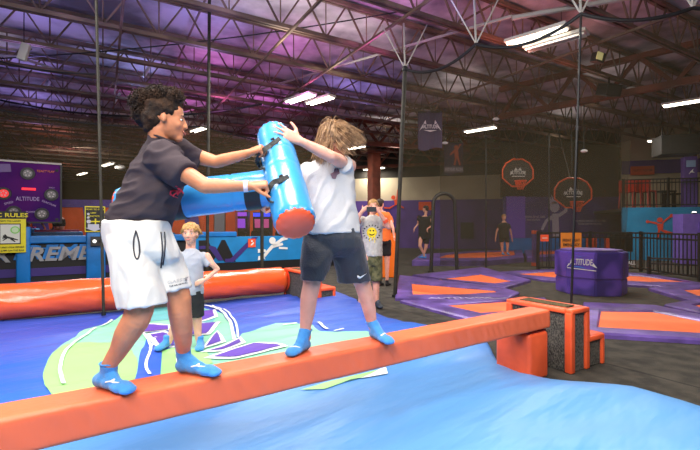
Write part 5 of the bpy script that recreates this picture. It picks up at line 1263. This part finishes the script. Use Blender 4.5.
# swinging hair
bm = B(); ball(bm, hc2 + HR2 @ Vector((0, -.02, .03)), (.083, .10, .093), HR2)
hair2 = remesh_link('long_hair', bm, .007, hair_brown, root2, 3, lambda p, n: .006 * noise.noise(p * 40))
bm = B(); rnd = random.Random(5); crown = hc2 + HR2 @ Vector((0, -.03, .10)); HI = HR2.inverted()
def locks(n, r0, r1):
    made = 0
    while made < n:
        d = Vector((rnd.gauss(0, 1), rnd.gauss(0, 1), rnd.gauss(0, 1))).normalized()
        if d.z < -.1: continue
        lp = d.copy()
        p = hc2 + HR2 @ Vector((0, -.015, .03)) + HR2 @ Vector((d.x * .078, d.y * .095, d.z * .088))
        out = (p - hc2).normalized(); part = 1 if out.x > -.05 else -1
        cl = noise.noise(d * 3.1) ; wx = (.62 if part > 0 else -.16) + cl * .3
        L_ = rnd.uniform(.11, .19) * (.95 if part > 0 else .9); st = 9; v = ((p - crown) * 1.0 + out * .35 * .1); v = v.normalized() if v.length > 1e-4 else out
        pts = [p]; jit = Vector((rnd.uniform(-.12, .12), rnd.uniform(-.12, .12), rnd.uniform(-.1, .1)))
        for k in range(st):
            g = Vector((wx * (.55 + .08 * k), cl * .25, -1.0 if part < 0 else -.5)) + jit
            v = (v * .62 + g.normalized() * .38 + Vector((math.sin(k * 1.3 + cl * 9) * .1, math.cos(k * 1.1 + cl * 7) * .1, 0))).normalized(); p = p + v * L_ / st
            q = HI @ (p - hc2 - HR2 @ Vector((0, -.01, .01))); e_ = math.sqrt((q.x / .084) ** 2 + (q.y / .105) ** 2 + (q.z / .108) ** 2)
            if e_ < 1.05: p = hc2 + HR2 @ Vector((0, -.01, .01)) + HR2 @ (q * (1.05 / e_) * (1 + rnd.random() * .02))
            pts.append(p)
        r = rnd.uniform(r0, r1); tube(bm, pts, [r * (1 - .75 * (k / st) ** 2) for k in range(st + 1)], 4); made += 1
locks(1500, .0016, .0034)
link('flying_strands', bm, hair_brown, hair2, True)
# =============== INFLATABLE HAMMERS ===============
pvc = mat('sky_blue_pvc', (58, 152, 218), .28, .25, 5, .04, 3, coat=.25)
def hammer(a, b, r, label, caps=(1, 1), seed=0, seams=(.5,)):
    a = Vector(a); b = Vector(b); d = (b - a).normalized(); L_ = (b - a).length
    t = thing('inflatable_hammer', (a + b) / 2, label, 'inflatable hammer')
    q1 = d.orthogonal().normalized(); q2 = d.cross(q1); bm = B(); n = 70; rings = []
    for i in range(n + 1):
        f = i / n; e = min(f, 1 - f) * L_; rr = r * (1 - .10 * max(0, 1 - e / .03) ** 2)
        for s_ in seams: rr -= .006 * math.exp(-((f - s_) * L_ / .006) ** 2)
        ring = []
        for k in range(44):
            an = k * 2 * PI / 44
            puck = .004 * math.sin(an * 16) * max(0, 1 - e / .05) + .0025 * noise.noise((f * 9 + seed, math.cos(an) * 2, math.sin(an) * 2))
            ring.append(bm.verts.new(a + d * f * L_ + (q1 * math.cos(an) + q2 * math.sin(an)) * (rr + puck)))
        rings.append(ring)
    for A_, B_ in zip(rings, rings[1:]):
        for k in range(44): bm.faces.new((A_[k], A_[(k + 1) % 44], B_[(k + 1) % 44], B_[k]))
    bmesh.ops.recalc_face_normals(bm, faces=bm.faces)
    bodyo = link('blue_tube', bm, pvc, t, 'all')
    for c, dd in ((a, -d), (b, d)):
        bm = B(); rows = []
        for j in range(9):
            q = j / 8; rr = r * .915 * math.cos(q * PI / 2); hh = .035 * math.sin(q * PI / 2)
            rows.append([bm.verts.new(c - dd * .006 + dd * hh + (q1 * math.cos(k * PI / 22) + q2 * math.sin(k * PI / 22)) * max(.001, rr + .003 * math.sin(k * PI / 22 * 15) * (1 - q))) for k in range(44)])
        for A_, B_ in zip(rows, rows[1:]):
            for k in range(44): bm.faces.new((A_[k], A_[(k + 1) % 44], B_[(k + 1) % 44], B_[k]))
        bm.faces.new(rows[-1]); bmesh.ops.recalc_face_normals(bm, faces=bm.faces)
        link('orange_end_cap', bm, red_cap, t, 'all')
    return t, bodyo, a, b, d, L_
h1, tube1, a1_, b1_, d1_, L1 = hammer(P(273.5, 135, 2.58), P(295.5, 224, 1.95), .100, 'blue inflatable hammer held upright, its orange end facing out', seams=(.33, .52))
T = world_bvh(tube1)
def surf(px, py, off=.006): return onsurf(T, px, py, off)
# straps: webbing handle for each hand
def spl3(p, k=5):
    out = []
    for i in range(len(p) - 1):
        a, b, c, d = [Vector(p[max(0, min(len(p) - 1, i + j))]) for j in (-1, 0, 1, 2)]
        for s in range(k):
            t = s / k; out.append(.5 * ((2 * b) + (c - a) * t + (2 * a - 5 * b + 4 * c - d) * t * t + (3 * b - a - 3 * c + d) * t ** 3))
    return out + [Vector(p[-1])]
def strap(path, w, name='webbing_handle', parent=h1):
    bm = B(); n = Vector((.25, -1, .1)); ribbon(bm, path, w, .005, n); return link(name, bm, webbing, parent)
strap(spl3([surf(280, 138.5, .008), surf(275, 142, .016), surf(270, 145.5, .03), P(265, 149, 2.24), P(260, 155, 2.27), P(257.5, 162, 2.34), P(261, 167, 2.42), surf(265, 169, .004)]), .026)
strap(spl3([surf(271, 145, .022), P(268.5, 150, 2.3), P(264.5, 157, 2.33), P(262.5, 165, 2.38), surf(264.5, 168, .008)]), .022)
strap(spl3([surf(288.5, 176.5, .008), surf(284, 178.5, .016), surf(279, 180.5, .03), P(274, 182, 2.03), P(270, 187, 2.02), P(267.5, 194, 2.06), P(270, 200, 2.12), surf(273, 202, .004)]), .024)
strap(spl3([surf(280, 180.5, .022), P(278, 186, 2.07), P(274.5, 193, 2.1), P(272, 199, 2.13), surf(273.5, 202, .008)]), .032)
for px, py in ((272.5, 139), (281, 176)):
    bm = B(); box(bm, surf(px, py, .008), (.022, .012, .012), Euler((0, -.5, 0)).to_matrix(), .003); link('strap_anchor', bm, black, h1)
h2, tube2, *_ = hammer(P(121, 207, 2.50), P(279, 187, 2.60), .115, 'blue inflatable hammer held level behind the curly-haired boy', seed=4, seams=(.3, .7))
for px, w_ in ((182, .075), (256, .09)):
    c_ = P(px, 207 - (px - 121) * .1266, 2.50 + (px - 121) * .00063); ax_ = (P(279, 187, 2.60) - P(121, 207, 2.50)).normalized(); q1 = ax_.orthogonal().normalized(); q2 = ax_.cross(q1)
    bm = B(); A_, B_ = [], []
    rows = []
    for s_ in (-w_ / 2, w_ / 2):
        for rr in (.116, .124):
            rows.append([bm.verts.new(c_ + ax_ * s_ + (Z * math.cos(a) - Vector((0, 1, 0)) * math.sin(a)) * rr) for a in [1.75 + k * .1 for k in range(24)]])
    for x, y in ((0, 1), (1, 3), (3, 2), (2, 0)):
        for k in range(23): bm.faces.new((rows[x][k], rows[x][k + 1], rows[y][k + 1], rows[y][k]))
    bm.faces.new((rows[0][0], rows[1][0], rows[3][0], rows[2][0])); bm.faces.new((rows[0][-1], rows[2][-1], rows[3][-1], rows[1][-1]))
    bmesh.ops.recalc_face_normals(bm, faces=bm.faces); link('black_sleeve', bm, black, h2, True)

# =============== CHILD AND BYSTANDERS ===============
def bystander(label, hcen, hs, f, neck, torso, arms, legs, feet, skin, voxel, hands, shirt, shirt_m, shorts, shorts_m, hair_m, hair_f, sock_m=None, fac=True, shoe=False, socktop=.06):
    base = (feet[0][1] + feet[1][1]) / 2
    r = thing('person', base, label, 'person'); HRR = headframe(f)
    bm = B(); head(bm, hcen, HRR, hs); capsule(bm, neck, .05 * hs, hcen + HRR @ Vector((0, -.03, -.03)) * hs, .048 * hs); loft(bm, torso, 20)
    for a in arms: chain(bm, a, 12)
    for l in legs: chain(bm, l, 12)
    for A, h_, t_ in feet: foot(bm, A, h_, t_, (-.008 if hs < .93 else 0))
    for h_ in hands: hand(bm, **h_)
    remesh_link('body', bm, voxel, skin, r, 3)
    if fac: face_bits(hcen, HRR, hs, r, 0, (90, 100, 110), (150, 110, 70), (200, 110, 104))
    bm = B()
    for kind, *q in shirt:
        if kind == 'loft': loft(bm, q[0], 24)
        else: cone(bm, *q, 16); ball(bm, q[0], q[1], sub=2)
    so = remesh_link('tee_shirt', bm, voxel * 1.15, shirt_m, r, 3, folds(.005, 9, 8, 10, 3))
    bm = B()
    for q in shorts: loft(bm, q, 24, 2.2)
    sh = remesh_link('shorts', bm, voxel * 1.15, shorts_m, r, 3, folds(.005, 12, 8, 8, 9))
    if sock_m:
        for A, h_, t_ in feet:
            bm = B(); foot(bm, A, h_, t_, (-.003 if hs < .93 else .007) if not shoe else .014)
            if not shoe: cone(bm, Vector(A), .037 * hs, Vector(A) + Z * socktop * hs, .038 * hs, 14)
            remesh_link('shoe' if shoe else 'sock', bm, voxel * 1.1, sock_m, r, 2)
    hair_f(r, hcen, HRR, hs, hair_m)
    return r, so, sh
def cap_hair(fringe=True, n=500, seed=1, length=.07, volume=1.0):
    def f(r, c, R, s, m):
        bm = B(); ball(bm, c + R @ Vector((0, -.016, .052)) * s, (.082 * s * volume, .096 * s * volume, .068 * s * volume), R); ball(bm, c + R @ Vector((0, -.05, .01)) * s, (.078 * s * volume, .062 * s * volume, .082 * s * volume), R)
        hb = remesh_link('hair', bm, .009, m, r, 2, lambda p, n_: .006 * noise.noise(p * 45))
        rn = random.Random(seed); bm = B(); crown = Vector((0, -.04, .12))
        for _ in range(n):
            a = rn.uniform(0, 2 * PI); e = rn.uniform(.22, 1.0)
            if math.sin(a) > .15 and e < .62: continue
            d = Vector((math.cos(a) * math.sqrt(1 - e * e), math.sin(a) * math.sqrt(1 - e * e), e)); p = Vector((d.x * .080 * volume, d.y * .094 * volume - .015, d.z * .088 * volume + .03)); pts = []
            t_ = (p - crown); t_.z -= .05; t_.normalize(); L_ = length * rn.uniform(.7, 1.1)
            if d.y > .1 and fringe: L_ *= .62
            if -.35 < d.y < .6 and abs(d.x) > .55: L_ *= .6
            for k in range(5):
                q = p + t_ * L_ * k / 4; q.z -= .012 * (k / 4) ** 2
                e_ = math.sqrt((q.x / .083) ** 2 + ((q.y + .015) / .104) ** 2 + ((q.z - .02) / .105) ** 2)
                if e_ < 1: q = Vector((q.x / e_, (q.y + .015) / e_ - .015, (q.z - .02) / e_ + .02))
                pts.append(c + R @ q * s)
            tube(bm, pts, [.0034 * s, .0034 * s, .003 * s, .0024 * s, .001 * s], 4)
        link('hair_strands', bm, m, hb, True)
    return f
# child
cd = 4.3; bz = lambda p: Vector((p.x, p.y, bag_z(p.x, p.y) + .012))
cA, cB = bz(P(167, 347, 4.25)), bz(P(200, 347, 4.3))
child, ctee, cshort = bystander('blond child in a grey tee and black shorts watching with a hand on the hip',
    P(190.5, 233.8, cd), .97, (.10, -1, -.06), P(190.5, 250, cd + .02),
    [hr(181, 201, 292, cd, .075), hr(183, 201, 272, cd, .07), hr(182, 203, 258, cd, .065), hr(186, 196, 251, cd, .04)],
    [[(P(207, 256, cd), .038), (P(212, 264, cd), .032), (P(217.5, 269, cd + .03), .026), (P(210, 276, cd - .02), .023), (P(204.5, 280, cd - .08), .018)], [(P(178, 256, cd), .038), (P(171, 268, cd + .03), .028), (P(168, 283, cd), .02)]],
    [[(P(186, 293, cd), .07), (P(180, 312, cd), .052), (P(174, 327, cd - .02), .042), (P(169, 342, cd - .04), .03), (cA + Z * .09, .028)], [(P(196, 293, cd), .07), (P(197, 315, cd), .052), (P(197.5, 329, cd), .042), (P(199, 342, cd), .03), (cB + Z * .09, .028)]],
    [(cA + Z * .07, cA + Vector((0, .04, 0)), cA + Vector((-.04, -.14, 0))), (cB + Z * .07, cB + Vector((0, .04, 0)), cB + Vector((.04, -.14, 0)))],
    skin_child, .0075, [dict(w=P(204.5, 280, cd - .08), a=(-.8, -.3, -.35), n=(.1, .9, 0), L=.13, tside=1, curls=(.35, .4, .3)), dict(w=P(168, 283, cd), a=(-.2, 0, -1), n=(1, 0, 0), L=.13)],
    [('loft', [hr(182.5, 203.5, 294, cd, .10), hr(182, 203, 280, cd, .095), hr(181, 203, 268, cd, .09), hr(180, 204, 258, cd, .08), hr(183, 200, 252, cd, .06), hr(186, 195.5, 248.5, cd, .05)]),
     ('sleeve', P(203, 256, cd), .045, P(209.5, 265, cd), .042), ('sleeve', P(181, 256, cd), .045, P(175, 266, cd + .01), .042)], mat('child_grey_tee', (172, 176, 186), .9, .2, 120, .02, 200, spec=.15),
    [[hr(182.5, 203, 290, cd, .095), hr(182, 203.5, 302, cd, .09)], [hr(174, 191, 299, cd, .08), hr(172, 188, 316, cd, .075)], [hr(188, 203.5, 299, cd, .08), hr(190, 203.5, 316.5, cd, .075)]], mat('black_child_shorts', (30, 30, 32), .8, .2, 60),
    hair_blond, cap_hair(True, 650, 2, .085, 1.06), sock_blue)
# man filming
md_ = 7.1; fA, fB = G(359, 306.5, .01), G(378, 307.5, .01)
man, mtee, mshort = bystander('man in smiley tee and camo shorts raising a phone to film',
    P(373.3, 206.5, md_), 1.04, (-.05, -1, -.12), P(372, 217, md_ + .02),
    [hr(364, 380, 256, md_, .11), hr(363, 381, 235, md_, .1), hr(362, 381, 221, md_, .1), hr(368, 376, 216, md_, .05)],
    [[(P(361, 221, md_), .06), (P(355.5, 222, md_ - .25), .045), (P(362, 211.5, md_ - .34), .03)], [(P(381, 221, md_), .06), (P(389, 227, md_ - .22), .045), (P(379, 212, md_ - .34), .03)]],
    [[(P(368.5, 256, md_), .10), (P(366, 280, md_), .065), (P(362, 292, md_), .055), (P(360, 303, md_), .035)], [(P(377, 256, md_), .10), (P(376, 280, md_), .065), (P(376, 292, md_), .055), (P(377, 303, md_), .035)]],
    [(fA + Z * .09, fA + Vector((.02, .12, 0)), fA + Vector((-.04, -.14, 0))), (fB + Z * .09, fB + Vector((-.02, .12, 0)), fB + Vector((.04, -.14, 0)))],
    skin_pale, .013, [dict(w=P(362, 211.5, md_ - .34), a=(.55, -.1, .5), n=(.3, .9, 0), L=.18, tside=1, curls=(.6, .6, .3)), dict(w=P(379, 212, md_ - .34), a=(-.5, -.1, .55), n=(-.3, .9, 0), L=.18, tside=-1, curls=(.6, .6, .3))],
    [('loft', [hr(365, 382.5, 256, md_, .16), hr(363, 382.5, 242, md_, .15), hr(361, 382.5, 228, md_, .14), hr(360.5, 382.5, 221, md_, .12), hr(366, 379, 217, md_, .08), hr(369, 376.5, 215, md_, .07)]),
     ('sleeve', P(362.5, 221, md_), .085, P(358, 222.5, md_ - .1), .08), ('sleeve', P(381, 221, md_), .085, P(385, 224.5, md_ - .1), .08)], mat('stone_grey_tee', (196, 192, 186), .85, .3, 100, .05, 30),
    [[hr(366.3, 382, 252, md_, .15), hr(366.3, 382.3, 265, md_, .14)], [hr(361.5, 373.5, 261, md_, .12), hr(360.5, 373, 279, md_, .12)], [hr(371, 382.3, 261, md_, .12), hr(371, 382.5, 281, md_, .12)]], mat('camo_cloth', (116, 112, 74), .85, .2, 40, rgb2=(70, 72, 46), vscale=16, detail=1),
    hair_blond, cap_hair(True, 260, 3, .06, 1.0), mat('navy_shoe', (40, 52, 78), .6, rgb2=(60, 66, 70), vscale=20), shoe=True)
f_ = P(372.5, 233, md_ - .155)
ysm = mat('yellow_smiley', (246, 214, 40), .7)
decal('yellow_smiley', poly_bm([disc2(.085, 24), [(-.05, -.06), (-.03, -.06), (-.03, -.15), (-.045, -.15)], [(0, -.07), (.02, -.07), (.02, -.13), (.005, -.13)], [(.04, -.06), (.06, -.06), (.055, -.17), (.045, -.17)]]), P(372, 232.5, md_ - .2), fx, Z, mtee, ysm, mtee, .006, maxlen=.04)
decal('smiley_face', poly_bm([disc2(.013, 10, -.025, .03), disc2(.013, 10, .025, .03), [(-.05, -.01), (-.04, -.035), (0, -.05), (.04, -.035), (.05, -.01), (.04, -.02), (0, -.036), (-.04, -.02)]]), P(372, 232.5, md_ - .2), fx, Z, mtee, black, mtee, .010, maxlen=.04)
ringb = poly_bm([[(.125 * math.cos(a), .105 * math.sin(a)), (.125 * math.cos(a + .14), .105 * math.sin(a + .14)), (.155 * math.cos(a + .12), .13 * math.sin(a + .12)), (.155 * math.cos(a), .13 * math.sin(a))] for a in [k * .36 for k in range(17)]])
decal('dark_lettering_ring', ringb, P(372, 232.5, md_ - .2), fx, Z, mtee, mat('dark_grey_print', (84, 84, 86), .7), mtee, .006, maxlen=.05)
c = P(371.5, 209.3, md_ - .42); t = thing('mobile_phone', c, 'dark phone held sideways in front of the filming man\'s face', 'phone')
bm = B(); box(bm, c, (.155, .011, .08), None, .004); link('phone_body', bm, mat('dark_phone', (44, 46, 52), .3), t)
bm = B(); cone(bm, c + Vector((-.055, -.012, .022)), .010, c + Vector((-.055, -.004, .022)), .010, 12); link('camera_lens', bm, black, t)
bm = B(); a_ = P(384.5, 219.5, md_ - .28); b_3 = P(386, 222, md_ - .26); cone(bm, a_, .045, b_3, .047, 16); link('red_wristband', bm, red_cap, man, True)

def simple(label, hp, hs, f, d, tor, la, ra, ll, rl, zf, skin, shirt_m, shorts_m, hair_m, sock, legx=.03, voxel=.015):
    """tor = (xl, xr, shoulder y, waist y, hip y); la/ra arm px lists; ll/rl leg px lists ending at the ankle"""
    xl, xr, ys, yw, yh = tor; pxm = F / d
    def ch(l, rs): return [(P(x, y, d + dd), r) for (x, y, dd), r in zip(l, rs)]
    feet = []
    for l in (ll, rl):
        A = P(l[-1][0], l[-1][1], d + l[-1][2]); h_ = Vector((A.x, A.y, zf)) - Vector(f).xy.to_3d().normalized() * .05; feet.append((Vector((A.x, A.y, zf + .08)), h_, h_ + Vector(f).xy.to_3d().normalized() * .22))
    return bystander(label, P(*hp, d), hs, f, P(hp[0], ys - 1, d), [hr(xl + 1, xr - 1, yh, d, .1), hr(xl + 1, xr - 1, yw, d, .08), hr(xl + 1, xr - 1, ys + 3, d, .08), hr((xl + xr) / 2 - 2, (xl + xr) / 2 + 2, ys - 1, d, .05)],
        [ch(la, (.05, .035, .025)), ch(ra, (.05, .035, .025))], [ch(ll, (.09, .06, .035)) + [(feet[0][0], .035)], ch(rl, (.09, .06, .035)) + [(feet[1][0], .035)]], feet, skin, voxel,
        [dict(w=P(la[-1][0], la[-1][1], d + la[-1][2]), a=(0, -.2, -1), n=(1, 0, 0), L=.17), dict(w=P(ra[-1][0], ra[-1][1], d + ra[-1][2]), a=(0, -.2, -1), n=(-1, 0, 0), L=.17, tside=-1)],
        [('loft', [hr(xl, xr, yh - 1, d, .14), hr(xl, xr, yw, d, .12), hr(xl, xr, ys + 3, d, .12), hr(xl + 2, xr - 2, ys, d, .08)])] + [('sleeve', P(q[0][0], q[0][1], d), .07, P((q[0][0] + q[1][0]) / 2, (q[0][1] + q[1][1]) / 2, d), .065) for q in (la, ra)], shirt_m,
        [[hr(xl, xr, yh - 3, d, .13), hr(xl, xr, yh + 2, d, .13)]] + [[hr((q[0][0]) - 3.2 * 13 / d, q[0][0] + 3.2 * 13 / d, yh, d, .1), hr((q[0][0] * .35 + q[1][0] * .65) - 3 * 13 / d, (q[0][0] * .35 + q[1][0] * .65) + 3 * 13 / d, q[0][1] * .3 + q[1][1] * .7, d, .09)] for q in (ll, rl)], shorts_m,
        hair_m, cap_hair(True, 160, 4, .06, 1.03), sock, fac=False)
blk = mat('black_tee', (30, 28, 30), .85, .2, 60); dhair = mat('dark_brown_hair', (52, 36, 28), .7, .3, 60)
simple('dark-dressed person stepping off the distant court beside the padded arch', (425.5, 209), 1.05, (-.8, .5, 0), 15.0, (418.5, 431, 216.5, 229, 237), [(430, 217, 0), (433, 225, -.1), (427, 229, -.2)], [(419, 217, 0), (418, 224, .1), (414, 229, 0)],
       [(421, 236, 0), (420, 246, -.1), (425, 256.5, 0)], [(427, 236, 0), (426, 247, 0), (423, 256.5, .1)], .21, skin_pale, blk, blk, dhair, sock_blue)
simple('lone jumper in black standing on the far orange trampoline', (504, 217.3), 1.0, (.1, -1, -.1), 17.1, (499, 509, 222.5, 231, 236), [(508.5, 225, 0), (511, 232, 0), (512, 239, 0)], [(499.5, 225, 0), (496.5, 232, 0), (495.5, 239, 0)],
       [(501.5, 236, 0), (502, 245, 0), (502.5, 254, 0)], [(507, 236, 0), (507.5, 245, 0), (507.5, 254, 0)], .19, skin_pale, blk, blk, hair_blond, sock_blue)
simple('person in orange shirt seen from behind past the filming man', (380.5, 204), 1.0, (.5, .8, 0), 9.6, (375, 391, 212, 232, 242), [(389.5, 218, 0), (393, 228, -.1), (394, 236, -.1)], [(376, 218, 0), (374, 228, .1), (377, 236, .1)],
       [(380, 242, 0), (380, 262, 0), (380, 281, 0)], [(387, 242, 0), (387, 262, 0), (387, 281, 0)], .01, skin_pale, mat('orange_tee', (240, 120, 50), .85, .2, 60), blk, dhair, blk)
# climber half hidden by the game board
cl = W_(60, 1.27, -1.5); dcl = cl.y
simple('person in dark shorts kneeling on the pit platform, mostly hidden by the game board', (47, 198), .95, (-.7, .3, -.4), dcl, (40, 60, 204, 214, 219), [(44, 206, 0), (38, 218, 0), (45, 228, 0)], [(48, 207, 0), (36, 214, .1), (30, 222, .1)],
       [(61, 220, 0), (62, 229, 0), (58, 231, .35)], [(56, 220, .1), (57, 229, .15), (54, 231, .5)], 1.24, skin_pale, blk, mat('black_child_shorts', (30, 30, 32)), dhair, blk)
